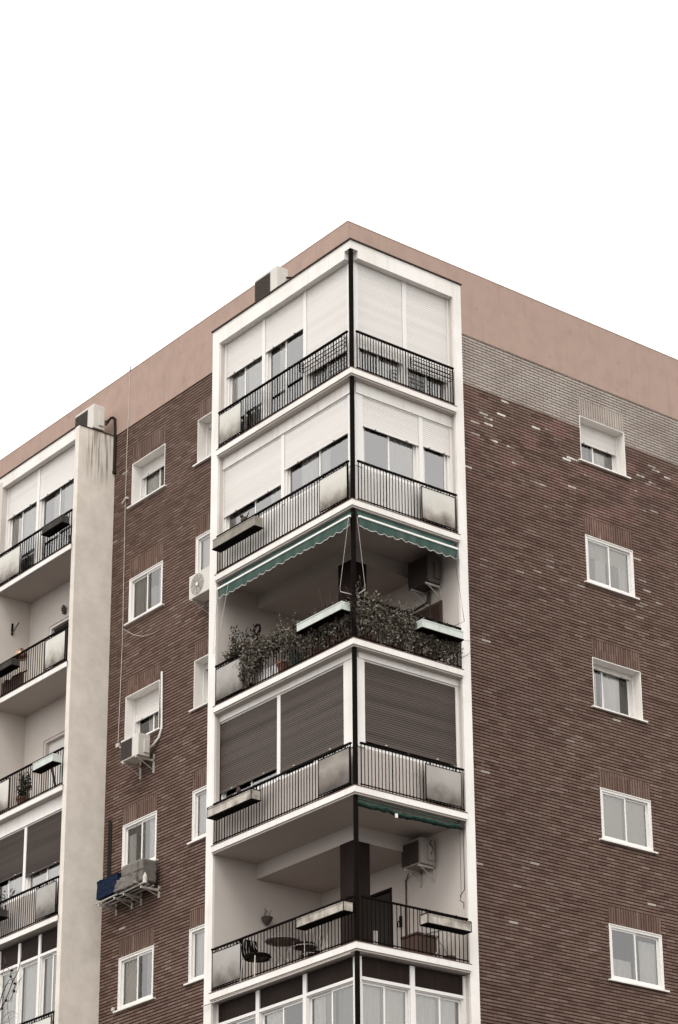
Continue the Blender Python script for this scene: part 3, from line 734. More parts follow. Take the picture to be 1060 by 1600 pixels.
# tarpaulined units on wall rack under the fourth window
def crumple_box(x0, x1, y0, y1, z0, z1, amp, n=10, sag=.0, slope=0):
    mb = MB(); bmesh.ops.create_cube(mb.bm, size=1.0); bmesh.ops.subdivide_edges(mb.bm, edges=mb.bm.edges[:], cuts=n, use_grid_fill=True)
    from mathutils import noise as N
    for v in mb.bm.verts:
        c = v.co.copy(); p = Vector((x0+(c.x+.5)*(x1-x0), y0+(c.y+.5)*(y1-y0), z0+(c.z+.5)*(z1-z0)))
        q = N.noise_vector(Vector((p.x*6, p.y*6, p.z*11)))*amp + N.noise_vector(p*17)*amp*.4
        q.x -= amp*abs(math.sin(p.y*22+p.z*9))*.7
        p += q
        p.z += slope*(c.y)*(c.z+.5)
        v.co = p
    return mb
rack = thing('wall_rack', 'pale metal bracket rack under the covered boxes on brick wall', 'rack', (-.25, 7.3, 15.5))
mb = MB(); mb.tube([(-.46, 8.24, 15.50), (-.46, 7.36, 15.52)], .018); mb.tube([(-.46, 7.30, 15.50), (-.46, 6.42, 15.53)], .018)
mb.tube([(-.20, 8.24, 15.50), (-.20, 6.42, 15.52)], .014); mb.tube([(-.33, 8.24, 15.50), (-.33, 6.42, 15.52)], .014); mb.build('rail', 'galv', rack)
for y in (8.1, 7.5, 7.15, 6.5):
    mb = MB(); mb.box(-.47, -.0, y-.02, y+.02, 15.44, 15.485); mb.tube([(-.36, y, 15.44), (-.02, y, 15.34)], .010, 4); mb.box(-.03, 0, y-.02, y+.02, 15.30, 15.56); mb.build('bracket', 'galv', rack)
bl = crumple_box(-.44, -.08, 7.42, 8.22, 15.60, 16.00, .022).build('covered_unit', 'blue'); tag(bl, 'box wrapped in dark blue tarpaulin on the wall rack', 'covered box')
mb = MB(); mb.tube([(-.02, 8.46, 17.52), (-.02, 8.46, 16.3), (-.05, 8.42, 16.02)], .028, 8); mb.tube([(-.02, 8.39, 17.48), (-.02, 8.39, 16.2)], .02, 6)
tag(mb.build('pipe', 'acdark'), 'black pipe running up brick wall behind blue tarpaulin', 'pipe')
gt = thing('covered_unit', 'box wrapped in grey cloth on the wall rack under window', 'covered box', (-.27, 6.9, 15.55))
crumple_box(-.45, -.10, 6.46, 7.26, 15.60, 16.08, .016).build('cloth', 'greyt', gt, smooth=True)
crumple_box(-.50, -.30, 6.60, 7.40, 15.55, 15.80, .04).build('loose_cloth', 'greyt', gt, smooth=True)
mb = MB(); mb.tube([(-.475, 6.62, 15.58), (-.475, 6.62, 16.05)], .005, 4); mb.tube([(-.47, 6.44, 15.85), (-.47, 7.24, 15.85)], .005, 4); mb.build('tie', 'cordd', gt)
mb = MB(); mb.lathe((-.40, 6.45, 15.54), [(0, 0), (.05, 0), (.05, .14), (.03, .19), (.02, .2), (.02, .23), (0, .23)], 12); tag(mb.build('plastic_bottle', 'acw'), 'white plastic bottle at the end of the wall rack', 'bottle')
mb = MB(); mb.lathe((-.30, 7.40, 16.0), [(0, 0), (.035, 0), (.035, .08), (.02, .10), (0, .10)], 10); tag(mb.build('lidded_jar', 'galv'), 'small pale jar between the blue and grey covers', 'jar')

# cables on the left brick wall
c = MB(); c.tube([(-.02, 8.14, 28.3), (-.02, 8.15, 27.4), (-.02, 8.18, 26.5), (-.02, 8.19, 25.0), (-.03, 8.15, 23.0), (-.025, 8.14, 21.7), (-.02, 8.18, 20.4), (-.02, 8.21, 19.25)], .008, 4)
c.box(-.05, -.005, 8.16, 8.26, 19.13, 19.22); tag(c.build('wall_cable', 'cable'), 'thin pale cable hanging down brick wall beside the window column', 'cable')
c = MB(); c.tube([(-.02, 8.12, 21.9), (-.02, 7.7, 21.62), (-.02, 7.3, 21.45), (-.02, 6.9, 21.40), (-.02, 6.70, 21.42)], .007, 4); tag(c.build('loop_cable', 'cable'), 'thin cable sagging sideways under the second window', 'cable')
c = MB(); c.tube([(-.03, 8.30, 25.05), (-.03, 8.16, 25.12), (-.03, 8.06, 25.10)], .03, 6); tag(c.build('cable_box', 'cable'), 'small pale junction box on brick left of top window', 'junction box')
c = MB(); c.box(-.04, -.005, 8.08, 8.16, SL[5]+.86, SL[5]+.93); tag(c.build('cable_box', 'cable'), 'small pale fixture on brick left of the lowest window', 'junction box')

# ------------------------------------------------------------------ planters
def planter(label, f, s0, s1, d0, d1, z0, z1, mat, frame=False, plants=0, group='trough planters hung on the balcony rails', hooks=True):
    t = thing('planter', label, 'planter', f((s0+s1)/2, d0, z0), group)
    mb = MB(); th = .014
    mb.box(s0, s1, d1-th, d1, z0, z1, f); mb.box(s0, s1, d0, d0+th, z0, z1, f); mb.box(s0, s0+th, d0+th, d1-th, z0, z1, f); mb.box(s1-th, s1, d0+th, d1-th, z0, z1, f); mb.box(s0+th, s1-th, d0+th, d1-th, z0, z0+th, f)
    mb.box(s0-.006, s1+.006, d1-.005, d1+.008, z1-.025, z1-.004, f)
    mb.build('trough', mat, t)
    mb = MB(); mb.box(s0+th, s1-th, d0+th, d1-th, z1-.05, z1-.03, f); mb.build('soil', 'soil', t)
    mb = MB(); w = .009
    mb.box(s0-.012, s1+.012, d0-.01, d1+.012, z0-.022, z0-.001, f)
    if frame:
        for s in (s0-.012, s1): mb.box(s, s+.012, d1+.009, d1+.021, z0-.02, z1+.01, f); mb.box(s, s+.012, d0-.012, d1, z1+.001, z1+.012, f); mb.box(s, s+.012, d0-.022, d0-.011, z0-.02, z1+.15, f)
        mb.box(s0-.012, s1+.012, d1+.009, d1+.020, z1+.001, z1+.012, f)
    for s in (s0+.15, s1-.15): mb.box(s-.01, s+.01, d0-.03, d0-.011, z0-.02, z1+.16, f)
    mb.build('holder', 'black', t)
    if plants:
        mb = MB(); sm = MB()
        for i in range(plants):
            s = random.uniform(s0+.08, s1-.08); dd = random.uniform(d0+.04, d1-.04); h = random.uniform(.05, .16)
            lean = random.uniform(-.06, .06)
            b0 = f(s, dd, z1-.03); b1 = f(s+lean, dd, z1+h); sm.tube([b0, (b0+b1)/2+Vector((0, 0, .01)), b1], .004, 4, .002)
            for _ in range(4): leafquad(mb, b0.lerp(b1, random.uniform(.4, 1.1)), .035)
        mb.build('leaves', 'leafd', t, recalc=False); sm.build('stems', 'stem', t)
    return t
def leafquad(mb, p, size):
    n = Vector((random.gauss(0, 1), random.gauss(0, 1), random.gauss(0, .8))).normalized()
    u = n.orthogonal().normalized(); v = n.cross(u); a = random.uniform(0, 6.28); u, v = u*math.cos(a)+v*math.sin(a), v*math.cos(a)-u*math.sin(a)
    s = size*random.uniform(.6, 1.25); p = Vector(p)
    vs = [mb.bm.verts.new(p+q) for q in (-u*s, -v*s*.55+n*s*.12, u*s, v*s*.55+n*s*.12)]
    mb.bm.faces.new(vs)
planter('mossy concrete trough planter on the second storey corner balcony rail', FL, 1.44, 2.88, 1.10, 1.30, SL[2]+.45, SL[2]+.655, 'concrete', plants=0)
planter('pale green trough planter left of the corner post above the ivy', FL, -1.36, .04, 1.10, 1.30, SL[3]+.54, SL[3]+.71, 'troughw', plants=5)
planter('pale green trough planter at the right end of the ivy balcony', FR, .42, 1.45, 1.45, 1.65, SL[3]+.52, SL[3]+.69, 'troughw', plants=7)
planter('long cream trough planter in iron holder below the brown shutters', FL, 1.48, 2.92, 1.10, 1.30, SL[4]+.50, SL[4]+.69, 'troughc', True, plants=0)
planter('stained cream trough planter in iron holder left of corner post, open balcony', FL, -1.36, .05, 1.10, 1.30, SL[5]+.55, SL[5]+.72, 'troughc', True)
planter('cream trough planter in iron holder at right of the open balcony', FR, .41, 1.44, 1.45, 1.65, SL[5]+.545, SL[5]+.72, 'troughc', True)
planter('black trough planter on top balcony rail beside the streaked pillar', FL, 8.90, 9.75, 1.03, 1.23, SL[1]+.50, SL[1]+.68, 'troughd', plants=2)
planter('dark trough planter at the left picture edge, second left balcony', FL, 10.84, 11.95, 1.03, 1.23, SL[2]+.52, SL[2]+.68, 'troughd')
planter('mint green trough planter on third left balcony beside the pale pillar', FL, 8.90, 9.72, 1.03, 1.23, SL[3]+.51, SL[3]+.69, 'troughw')
planter('dark trough planter with foliage below the brown shutters at left edge', FL, 10.86, 11.95, 1.03, 1.23, SL[4]+.42, SL[4]+.58, 'troughd', plants=22)

# empty planter racks on the top corner balcony
def wire_rack(label, f, s0, s1, d0, d1, z0, z1):
    mb = MB()
    for z in (z0, (z0+z1)/2, z1):
        c = [f(s0, d0, z), f(s1, d0, z), f(s1, d1, z), f(s0, d1, z), f(s0, d0, z)]
        for a, b in zip(c, c[1:]): mb.tube([a, b], .008, 4)
    n = 5
    for i in range(n+1):
        s = s0+(s1-s0)*i/n; mb.tube([f(s, d1, z0), f(s, d1, z1)], .007 if i % n else .011, 4); mb.tube([f(s, d0, z0), f(s, d1, z0)], .006, 4)
    for s in (s0, s1): mb.tube([f(s, d0, z0), f(s, d0, z1+.06)], .009, 4)
    return tag(mb.build('planter_rack', 'black'), label, 'planter rack', 'empty iron planter racks')
wire_rack('empty black iron planter rack left of the post on the top balcony', FL, -1.28, .10, 1.085, 1.19, SL[1]+.52, SL[1]+.70)
wire_rack('empty black iron planter rack at the right end of the top balcony', FR, .42, 1.46, 1.435, 1.54, SL[1]+.50, SL[1]+.68)

# ------------------------------------------------------------------ awnings
def awning(label, f, s0, s1, dn, zbar, ztop, drop=.19, npw=.21, loc=None):
    t = thing('awning', label, 'awning', f((s0+s1)/2, dn, zbar), 'green awnings along the planted balcony')
    mb = MB(); mb.box(s0, s1, dn-.012, dn+.03, zbar, zbar+.045, f); mb.bevel(.006, 1); mb.build('front_bar', 'barw', t)
    mb = MB()
    mb.grid(lambda u, v: Vector((0, 0, -.012*math.sin(u*7)*math.sin(math.pi*v)))+f(s0+.02+(s1-s0-.04)*u, dn-.10*(1-v)**.8+.012*math.sin(u*25)*(1-v)*v*4, ztop+(zbar+.045-ztop)*v-.01*math.sin(math.pi*v)), 40, 5); mb.build('canopy', 'green', t, smooth=True)
    mb = MB(); L = s1-s0; n = round(L/npw)
    def fn(u, v):
        s = s0+.01+(L-.02)*u; sc = abs(math.sin(math.pi*u*n)); low = drop*(.80+.20*sc) + .012*math.sin(u*9)
        return f(s, dn+.012+.014*math.sin(u*n*math.pi*1.3)*v+.01*math.sin(u*61)*v, zbar-low*v)
    mb.grid(fn, n*8, 5); mb.build('valance', 'green', t, smooth=True)
    mb = MB(); mb.grid(lambda u, v: fn(u, 1)+Vector((0, 0, -.004-.012*v)), n*8, 1); mb.build('valance_trim', 'cord', t)
    return t
za = SL[3]+2.49
aw = awning('long green scalloped awning with white bar on the left facade side', FL, -1.40, 2.96, 1.10, za, SL[2]-.175)
mb = MB(); mb.tube([FL(-1.40, 1.15, za-.02), FL(-1.12, 1.15, SL[3]+1.1), FL(-1.11, 1.13, SL[3]+1.02)], .004, 4); mb.build('cord', 'cord', aw); mb = MB(); mb.tube([FL(2.55, 1.14, za-.02), FL(2.80, 1.14, SL[3]+1.6), FL(3.02, 1.14, SL[3]+1.1)], .005, 4); mb.build('cord', 'cord', aw); mb = MB(); mb.tube([FL(2.93, 1.14, za), FL(3.05, 1.14, SL[3]+1.1)], .005, 4)
mb.build('cord', 'cord', aw); mb = MB(); mb.tube([FL(-1.12, 1.14, SL[3]+1.02), FL(-1.33, 1.02, SL[3]+.92)], .008, 4); mb.build('cord', 'cord', aw)
aw = awning('short green scalloped awning with white bar on the right facade side', FR, -.97, 1.52, 1.47, za, SL[2]-.175)
mb = MB(); mb.tube([FR(-1.02, 1.5, za-.02), FR(-.84, 1.5, SL[3]+1.01)], .004, 4); mb.build('cord', 'cord', aw); mb = MB(); mb.tube([FR(-.84, 1.5, SL[3]+1.01), FR(-.95, 1.38, SL[3]+.92)], .009, 4); mb.build('cord', 'cord', aw)
mb = MB(); mb.tube([FR(1.43, 1.5, za-.1), FR(1.44, 1.5, SL[3]+2.1), FR(1.62, 1.5, SL[3]+.99), FR(1.40, 1.44, SL[3]+.86)], .006, 4); mb.build('crank_rod', 'cordd', aw)
# furled awning of the open balcony
t = thing('awning', 'furled dark green awning sagging under slab of the open balcony', 'awning', FR(.2, 1.38, 15.0))
from mathutils import noise as NZ
def furl(u, v):
    s = -1.0+2.5*u; sag = -.05*math.sin(math.pi*u)-.02*math.sin(u*17); r = .045+.018*NZ.noise(Vector((u*14, 0, 3)))+.014*abs(math.sin(u*40))
    a = v*2*math.pi; q = NZ.noise(Vector((u*30, math.cos(a)*1.5, math.sin(a)*1.5)))*.02
    return FR(s, 1.36+(r+q)*math.cos(a), 15.03+sag*.7+(r*.85+q)*math.sin(a))
mb = MB(); mb.grid(furl, 90, 12); mb.build('rolled_cloth', 'greend', t, smooth=True)
mb = MB(); mb.tube([FR(-1.0, 1.38, 15.10), FR(1.52, 1.38, 15.10)], .014); mb.build('front_bar', 'green', t)
mb = MB(); mb.box(-.12, -.07, 1.40, 1.425, 14.89, 14.97, FR); mb.build('hook', 'barw', t)
mb = MB(); mb.box(1.44, 1.56, 1.33, 1.42, 15.0, 15.14, FR); mb.tube([FR(1.52, 1.42, 15.05), FR(1.52, 1.42, 13.80), FR(1.41, 1.42, 13.66), FR(1.40, 1.42, 13.56), FR(1.49, 1.42, 13.54), FR(1.49, 1.42, 13.42)], .009, 5); mb.tube([FR(1.45, 1.40, 15.0), FR(1.45, 1.40, 13.62)], .005, 4); mb.build('crank_rod', 'cordd', t)

# ------------------------------------------------------------------ plants on the third-storey balcony
def hedge(label, f, segs, n, stems):
    t = thing('climbing_plant', label, 'climbing plant', f(segs[0][0], 1.1, z3), 'climbing plants on the balcony rail')
    mb = MB(); m2 = MB()
    for _ in range(n):
        a = random.choices(segs, [g[4] for g in segs])[0]
        s = random.uniform(a[0], a[1]); zz = z3+random.triangular(a[2], a[3], a[2]*.4+a[3]*.6)
        edge = .05*math.sin(s*9)+.04*math.sin(s*23)
        p = f(s, a[5]+random.gauss(0, .055), zz+edge); leafquad(mb, p, .036)
    for _ in range(stems):
        a = random.choice(segs); s = random.uniform(a[0], a[1]); top = z3+a[3]+random.uniform(-.1, .02)
        pts = [f(s+random.uniform(-.12, .12)*k, a[5]+random.uniform(-.05, .05), z3+.05+(top-z3-.05)*k/5) for k in range(6)]
        m2.tube(pts, .006, 4, .002)
    for _ in range(26):
        a = random.choice(segs); s = random.uniform(a[0], a[1]); up = random.random() < .5
        p = f(s, a[5]+random.uniform(-.02, .06), z3+(a[3] if up else a[2]+.1)); q = p + f(random.uniform(-.16, .16), random.uniform(0, .05), random.uniform(.08, .26) if up else -random.uniform(.1, .3))
        if q.z < z3+.01: q.z = z3+.02
        m = (p+q)/2 + Vector((random.uniform(-.03, .03), random.uniform(-.03, .03), .03)); m2.tube([p, m, q], .004, 4, .0015)
        for j in range(9): leafquad(mb, p.lerp(q, j/8)+Vector([random.gauss(0, .014) for _ in range(3)]), .026)
    mb.build('leaves', 'leaf', t, recalc=False); m2.build('stems', 'stem', t)
    return t
hedge('bushy ivy covering the whole rail right of the corner post', FR, [(-1.0, -.3, .12, 1.04, 3, 1.40), (-.3, .5, .10, .92, 3, 1.40), (.5, 1.55, .08, .72, 3.4, 1.40)], 6400, 110)
hedge('trailing ivy over the long left rail with bars showing below', FL, [(-1.3, .2, .25, .80, 3.2, 1.08), (.2, .8, .38, .92, 1.8, 1.07), (.8, 2.05, .45, .98, 4.4, 1.09), (1.6, 2.15, .20, .8, 1.0, 1.09), (2.0, 2.75, .92, 1.12, 1.4, 1.0), (-1.3, .3, .05, .5, .9, 1.0)], 6800, 120)
def bush(label, c, r, h, n, ls, mat='leafd', pot=True, twigs=9, cat='potted plant'):
    t = thing('potted_plant', label, cat, c)
    c = Vector(c); m2 = MB(); mb = MB()
    for i in range(twigs):
        a = random.uniform(0, 6.28); rr = r*random.uniform(.3, 1)
        tip = c+Vector((rr*math.cos(a), rr*math.sin(a), h*random.uniform(.65, 1)))
        mid = c.lerp(tip, .5)+Vector((random.uniform(-.04, .04), random.uniform(-.04, .04), .06)); m2.tube([c+Vector((0, 0, .2)), mid, tip], .008, 4, .002)
        for _ in range(n//twigs):
            leafquad(mb, mid.lerp(tip, random.uniform(-.2, 1.05))+Vector([random.gauss(0, .045) for _ in range(3)]), ls)
    m2.build('stems', 'stem', t); mb.build('leaves', mat, t, recalc=False)
    if pot:
        m3 = MB(); m3.lathe(c, [(.0, 0), (.10, 0), (.14, .24), (.155, .24), (.155, .28), (.12, .28), (.12, .25), (0, .25)], 16); m3.build('pot', 'terra', t, smooth=False)
    return t
bush('dark leafy shrub in the far left corner of the planted balcony', (-.72, 2.70, z3), .26, 1.72, 620, .035)
bush('low dark bushy plant against wall behind the ivy', (-.70, 2.15, z3), .24, 1.25, 420, .035)
bush('bare twiggy plant standing just left of the corner post', (-.85, -.45, z3), .26, 1.55, 40, .022, twigs=22)
bush('small sprouting plant in the middle of the left rail', (-.92, .95, z3), .10, 1.22, 40, .02, twigs=6)
bush('thin grassy plant by the left rail end over the grey panel', (-.80, 2.88, z3), .12, 1.35, 30, .02, twigs=10, pot=False)
# dark wrought ornament behind the ivy
t = thing('garden_ornament', 'dark round topped ornament standing behind the ivy', 'ornament', (-.85, 1.95, z3))
mb = MB(); mb.lathe((-.85, 1.95, z3), [(0, 0), (.12, 0), (.10, .05), (.03, .1), (.03, 1.1), (.09, 1.15), (.11, 1.22), (0, 1.24)], 12); mb.build('stand', 'black', t)
mb = MB(); mb.tube([Vector((-.85, 1.95+.10*math.cos(a*math.pi/6), z3+1.35+.10*math.sin(a*math.pi/6))) for a in range(-3, 9)], .028, 8); mb.build('ring', 'black', t)
# plants boxes glimpsed through the bars
mb = MB(); mb.box(-.95, -.72, .9, 1.9, z3, z3+.34); tag(mb.build('storage_box', 'barw'), 'white storage box seen through the bars under the ivy', 'box')
mb = MB(); mb.lathe((-.88, .62, z3), [(0, 0), (.12, 0), (.15, .36), (.13, .36), (0, .34)], 14); tag(mb.build('bucket', 'green'), 'dark green bucket behind the bars under the ivy', 'bucket')
for i, (yy, lab) in enumerate(((-.1, 'terracotta pot behind the bars under left pale green planter'), (-.7, 'terracotta pot behind the bars near the corner post'))):
    mb = MB(); mb.lathe((-.86, yy, z3), [(0, 0), (.13, 0), (.17, .30), (.15, .30), (0, .28)], 14); tag(mb.build('flower_pot', 'terra'), lab, 'flower pot', 'terracotta pots on the planted balcony')
for i, (xx, lab) in enumerate(((-.5, 'terracotta pot behind the ivy right of the corner post'), (.15, 'terracotta pot behind the ivy in middle of right rail'))):
    mb = MB(); mb.lathe((xx, -1.18, z3), [(0, 0), (.13, 0), (.17, .30), (.15, .30), (0, .28)], 14); tag(mb.build('flower_pot', 'terra'), lab, 'flower pot', 'terracotta pots on the planted balcony')

# ------------------------------------------------------------------ furniture of the open balcony (storey 5)
z5 = SL[5]
def wire_chair(label, c, rot, cr=1.0):
    t = thing('garden_chair', label, 'chair', c, 'wire garden chairs on the open balcony'); t.rotation_euler = (0, 0, 0)
    c = Vector(c); X = Vector((math.cos(rot), math.sin(rot), 0)); Y = Vector((-X.y, X.x, 0)); P = lambda a, b, h: c + X*a + Y*b + Vector((0, 0, h))
    for (a, b) in ((-.2, -.2), (-.2, .2), (.2, -.2), (.2, .2)):
        mb = MB(); mb.tube([P(a*1.15, b*1.15, 0), P(a, b, .43)], .011, 6); mb.build('leg', 'wire', t)
    mb = MB(); n = 20; mb.tube([P(.23*math.cos(i*2*math.pi/n), .23*math.sin(i*2*math.pi/n), .44) for i in range(n+1)], .010, 6)
    for i in range(-3, 4): w = math.sqrt(.23**2-(i*.06)**2); mb.tube([P(i*.06, -w, .44), P(i*.06, 0, .425), P(i*.06, w, .44)], .005, 4)
    mb.build('seat', 'wire', t)
    mb = MB(); arc = [(-.20, -.21, .44), (-.26, -.20, .70), (-.29, -.10, .86), (-.30, 0, .90), (-.29, .10, .86), (-.26, .20, .70), (-.20, .21, .44)]
    mb.tube([P(*p) for p in arc], .011, 6)
    for b in (-.12, -.06, 0, .06, .12): mb.tube([P(-.22, b*.8, .44), P(-.27, b*1.1, .66), P(-.29, b*.9, .87-abs(b)*.3)], .006, 4)
    mb.build('backrest', 'wire', t)
    mb = MB(); mb.lathe(P(0, 0, .452), [(0, -.02), (.20*cr, -.02), (.215*cr, .02), (.20*cr, .055), (0, .06)], 18); mb.build('cushion', 'black', t, smooth=True)
    if cr > 1:
        mb = MB(); mb.grid(lambda u, v: P(-.24-.06*v, (u-.5)*.40, .50+.38*v+.0*u), 6, 6); mb.build('back_pad', 'black', t)
    return t
wire_chair('wire garden chair with black cushion behind the left grey panel', (-.86, 1.86, z5), R(-90), 1.25)
wire_chair('wire garden chair nearest the corner post beyond the round table', (-.60, .70, z5), R(95))
wire_chair('wire garden chair behind the round table', (-.15, 1.10, z5), R(170))
t = thing('garden_table', 'round dark garden table on pale wire legs, open balcony', 'table', (-.62, 1.38, z5))
mb = MB(); mb.lathe((-.62, 1.38, z5), [(0, .70), (.33, .70), (.34, .71), (.33, .72), (0, .72)], 28); mb.build('tabletop', 'acdim', t)
for a in range(4):
    q = a*math.pi/2+.5; mb = MB(); mb.tube([(-.62+.30*math.cos(q), 1.38+.30*math.sin(q), z5), (-.62+.08*math.cos(q), 1.38+.08*math.sin(q), z5+.38), (-.62+.24*math.cos(q), 1.38+.24*math.sin(q), z5+.70)], .011, 6); mb.build('leg', 'wire', t)
# wall lantern / hanging pot on the left side wall
t = thing('wall_planter', 'small dark wall hung pot with plant on the balcony side wall', 'wall planter', (.2, 3.0, 14.0))
mb = MB(); mb.lathe((.2, 3.0, 13.93), [(0, 0), (.03, 0), (.09, .08), (.12, .15), (.10, .16), (0, .15)], 14); mb.build('bowl', 'grille', t)
mb = MB(); mb.tube([(.2, 3.08, 14.05), (.2, 3.02, 14.24), (.2, 2.98, 14.18)], .008, 5); mb.tube([(.12, 3.0, 14.08), (.15, 3.0, 14.2), (.13, 2.98, 14.26)], .006, 4); mb.tube([(.27, 3.0, 14.08), (.26, 3.0, 14.18), (.29, 2.98, 14.24)], .006, 4); mb.build('hanger', 'grille', t)
# red-brown chest, folded rack, small hook
t = thing('wooden_chest', 'red brown wooden chest behind the right rail bars, open balcony', 'chest', (1.1, -.6, z5))
mb = MB(); mb.box(.82, 1.30, -.85, -.40, z5+.01, z5+.58); mb.bevel(.01, 1); mb.build('body', 'wood', t)
mb = MB(); mb.box(.80, 1.32, -.87, -.38, z5+.585, z5+.62); mb.build('lid', 'wood', t)
t = thing('drying_rack', 'folding drying rack leaning behind right rail of open balcony', 'drying rack', (1.45, -.9, z5))
mb = MB(); mb.tube([(.85, -1.1, z5+.55), (1.55, -1.1, z5+.80)], .012); mb.tube([(.95, -1.1, z5+.05), (1.52, -1.1, z5+.80)], .010); mb.tube([(1.50, -1.1, z5+.05), (1.0, -1.1, z5+.58)], .010)
for i in range(5): mb.tube([(.95+.14*i, -1.1, z5+.58+.05*i), (.95+.14*i, -.7, z5+.58+.05*i)], .006, 4)
mb.build('frame', 'wire', t)
mb = MB(); mb.lathe((1.30, -1.2, z5), [(0, 0), (.10, 0), (.12, .14), (.10, .14), (0, .12)], 12); tag(mb.build('bowl', 'wood'), 'brown bowl on the floor under the drying rack', 'bowl')
mb = MB(); mb.box(XI-.03, XI-.001, .55, .61, z5+1.18, z5+1.40); mb.tube([(XI-.03, .58, z5+1.3), (XI-.10, .58, z5+1.26), (XI-.10, .56, z5+1.16)], .014); tag(mb.build('wall_tap', 'black'), 'small black tap on wall right of the balcony door', 'tap')
mb = MB(); mb.box(.48, .54, -.03, .03, z5, z5+.78); tag(mb.build('timber_post', 'cord'), 'short pale post standing beside dark door of the open balcony', 'post')
# cat on the sill of storey 2
# dark little figure on the breast wall, seen above the mossy planter
t = thing('garden_ornament', 'small dark bird ornament on sill above the mossy planter', 'ornament', (-.94, 2.30, SL[2]+.86))
mb = MB(); mb.ball((-.94, 2.30, SL[2]+1.0), .065, sq=(.8, 1.5, 1)); mb.ball((-.94, 2.38, SL[2]+1.10), .04); mb.tube([(-.94, 2.22, SL[2]+1.0), (-.94, 2.12, SL[2]+1.12)], .02, 6, .006); mb.tube([(-.94, 2.30, SL[2]+.85), (-.94, 2.30, SL[2]+.95)], .015, 6); mb.build('body', 'stem', t, smooth=True)
mb = MB(); mb.ball((-1.06, 2.24, SL[4]+.92), .05, sq=(.8, 1.0, 1.5)); mb.ball((-1.06, 2.25, SL[4]+1.02), .03); tag(mb.build('garden_ornament', 'stem', smooth=True), 'small dark ornament on the rail under the left brown shutter', 'ornament')

# ------------------------------------------------------------------ left bay, small things
t = thing('wall_bracket', 'black flag bracket on the side wall of the left balcony', 'bracket', (-.56, YFAR, 23.05))
mb = MB(); mb.box(-.58, -.54, YFAR-.03, YFAR-.002, 22.93, 23.22); mb.build('plate', 'black', t)
mb = MB(); mb.tube([(-.56, YFAR-.03, 22.98), (-.45, YFAR-.12, 23.24)], .014); mb.build('arm', 'grille', t)
mb = MB(); mb.lathe((-.80, 11.18, SL[2]+.86), [(0, 0), (.13, .0), (.16, .07), (.14, .15), (.07, .20), (.05, .26), (0, .28)], 18); tag(mb.build('metal_jar', 'copper', smooth=True), 'shiny copper coloured jar above the rail of second left balcony', 'jar')
mb = MB()
for i in range(9): mb.box(-.90, -.86, 10.9+.10*i, 10.985+.10*i, SL[2]+.02, SL[2]+.44+.03*math.sin(i*2))
tag(mb.build('wooden_crate', 'wood'), 'red brown slatted crate behind bars of second left balcony', 'crate')
mb = MB(); mb.tube([(-.88, 11.35, SL[2]+.46), (-.88, 10.75, SL[2]+.42)], .018); tag(mb.build('broom_handle', 'black'), 'black handle lying on the slatted crate', 'handle')
mb = MB(); mb.box(XB-.08, XB-.002, 10.42, 10.50, SL[2]+1.92, SL[2]+1.98); mb.lathe((XB-.06, 10.46, SL[2]+1.98), [(0, 0), (.05, 0), (.06, .06), (.03, .14), (0, .15)], 12); tag(mb.build('wall_lamp', 'grille'), 'small dark lamp over the door of second left balcony', 'lamp')
for (lab, k, y, h, r) in (('dark shrub behind the bars at left of third left balcony', 3, 10.85, .85, .16),):
    bush(lab, (-.78, y, SL[k]), r, h, 500, .035)
mb = MB(); mb.tube([(-.90, 10.45, SL[3]+.02), (-.90, 10.45, SL[3]+.40)], .025); mb.ball((-.90, 10.45, SL[3]+.43), .07, sq=(1, 1.6, .8)); tag(mb.build('floor_lamp', 'grille'), 'small dark standing ornament behind bars of third left balcony', 'ornament')
mb = MB(); mb.box(-.86, -.82, 9.05, 9.22, SL[3]+.02, SL[3]+.6); tag(mb.build('white_board', 'barw'), 'white board standing behind bars under the mint planter', 'board')
mb = MB(); mb.tube([(-.88, 9.30, SL[3]+.03), (-.80, 9.62, SL[3]+.62)], .03, 6); tag(mb.build('leaning_plank', 'wood'), 'brown plank leaning behind bars under the mint planter', 'plank')
bush('bare leafless plant hanging above the rail at lower left edge', (-.9, 11.55, SL[4]+.35), .22, .95, 260, .03, pot=False, twigs=12)

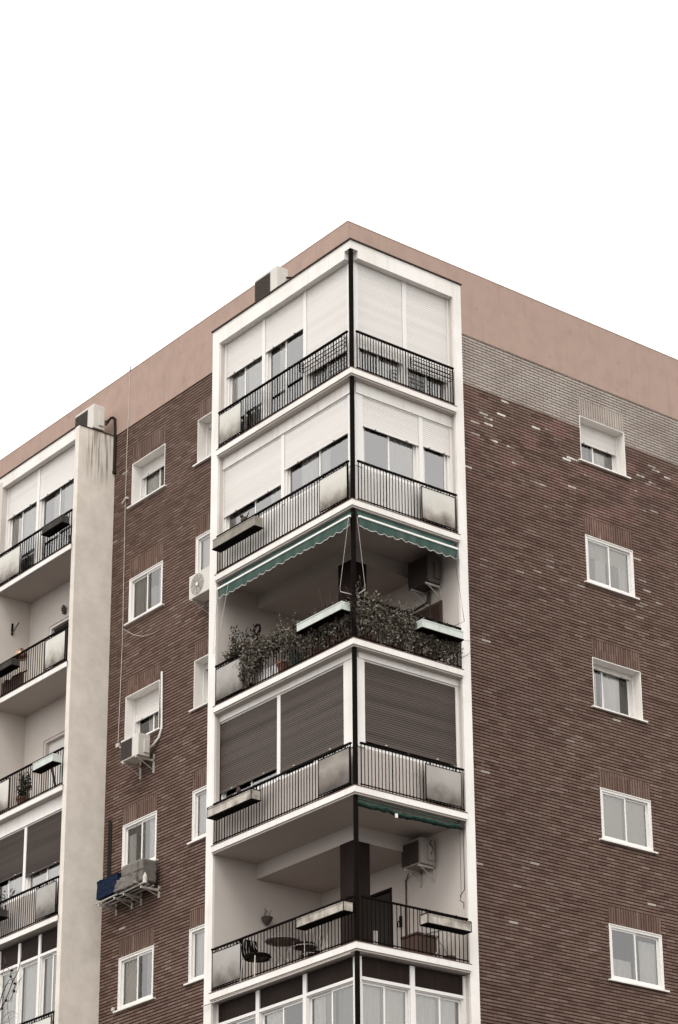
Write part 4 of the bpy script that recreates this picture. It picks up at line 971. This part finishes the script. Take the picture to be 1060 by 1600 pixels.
# ------------------------------------------------------------------ bare plane tree, its top twigs reach into the lower left corner
rt = random.Random(5)
tr = thing('plane_tree', 'bare plane tree twigs with black seed balls at lower left corner', 'tree', (-7.6, 2.2, G))
mb = MB(); mb.tube([(-7.6, 2.2, G), (-7.65, 2.22, 1.0), (-7.5, 2.15, 4.0), (-7.5, 2.1, 6.5)], .17, 10, .09); mb.build('trunk', 'bark', tr, smooth=True)
limbs = MB(); tw = MB(); sb = MB()
def grow(p, d, L, r, lev):
    p = Vector(p); pts = [p]
    for i in range(4):
        d = (d + Vector([rt.gauss(0, .13) for _ in range(3)])).normalized(); p = p+d*L/4; pts.append(p)
    (limbs if lev < 2 else tw).tube(pts, r, 6 if lev < 2 else 4, r*.55)
    if lev == 4:
        if rt.random() < .35: e = pts[-1]+Vector((0, 0, -.09)); tw.tube([pts[-1], e], .002, 3); sb.ball(e, .017)
        return
    for i in range(3 if lev < 3 else 2):
        q = pts[rt.randint(2, 4)]; dd = (d + Vector((rt.gauss(0, .5), rt.gauss(0, .5), rt.gauss(.1, .35)))).normalized(); grow(q, dd, L*.68, r*.55, lev+1)
for d in ((.1, -.45, 1), (.5, .2, 1), (-.4, .3, 1), (-.1, .7, 1), (.0, -.2, 1.2)):
    grow((-7.5, 2.1, 6.3), Vector(d).normalized(), 2.0, .06, 1)
# the few twigs that the picture shows
def twig(pts, r=.012): tw.tube([Vector(p) for p in pts], r, 5, .004)
twig([(-7.3, 1.9, 8.6), (-7.2, 1.4, 9.6), (-7.0, .85, 10.6), (-7.0, .55, 10.85), (-7.0, .38, 11.08), (-7.0, .20, 11.25), (-7, .10, 11.5), (-7, .12, 11.62)], .014)
twig([(-7.0, .85, 10.6), (-7.0, .7, 10.95), (-7.0, .5, 11.15), (-7.0, .32, 11.15)], .009)
twig([(-7.0, .62, 10.8), (-7.0, .45, 10.78), (-7.0, .28, 10.95)], .007)
twig([(-7.0, .38, 11.08), (-7.0, .45, 11.3), (-7.0, .62, 11.42), (-7.0, .74, 11.3)], .007)
twig([(-7.0, .62, 11.42), (-7.0, .68, 11.6)], .005)
rq = random.Random(3)
for _ in range(16):
    y, z = rq.uniform(.35, .8), rq.uniform(10.4, 11.1); a = rq.uniform(-.5, 1.6)
    p = Vector((-7.0+rq.uniform(-.2, .2), y, z)); q = p + Vector((0, -math.sin(a)*.2, math.cos(a)*.22)); r_ = q + Vector((0, -math.sin(a+.5)*.14, math.cos(a+.5)*.14))
    tw.tube([p, q, r_], .005, 4, .002)
for (y, z) in ((.30, 11.05), (.31, 10.92), (.44, 11.20), (.41, 11.30), (.56, 10.82), (.68, 10.70), (.62, 11.45)):
    sb.ball((-7.0, y, z), .024)
    tw.tube([(-7.0, y, z), (-7.0, y+.02, z+.07)], .002, 3)
limbs.build('limbs', 'bark', tr, smooth=True); tw.build('twigs', 'stem', tr); sb.build('seed_balls', 'seed', tr, smooth=True)
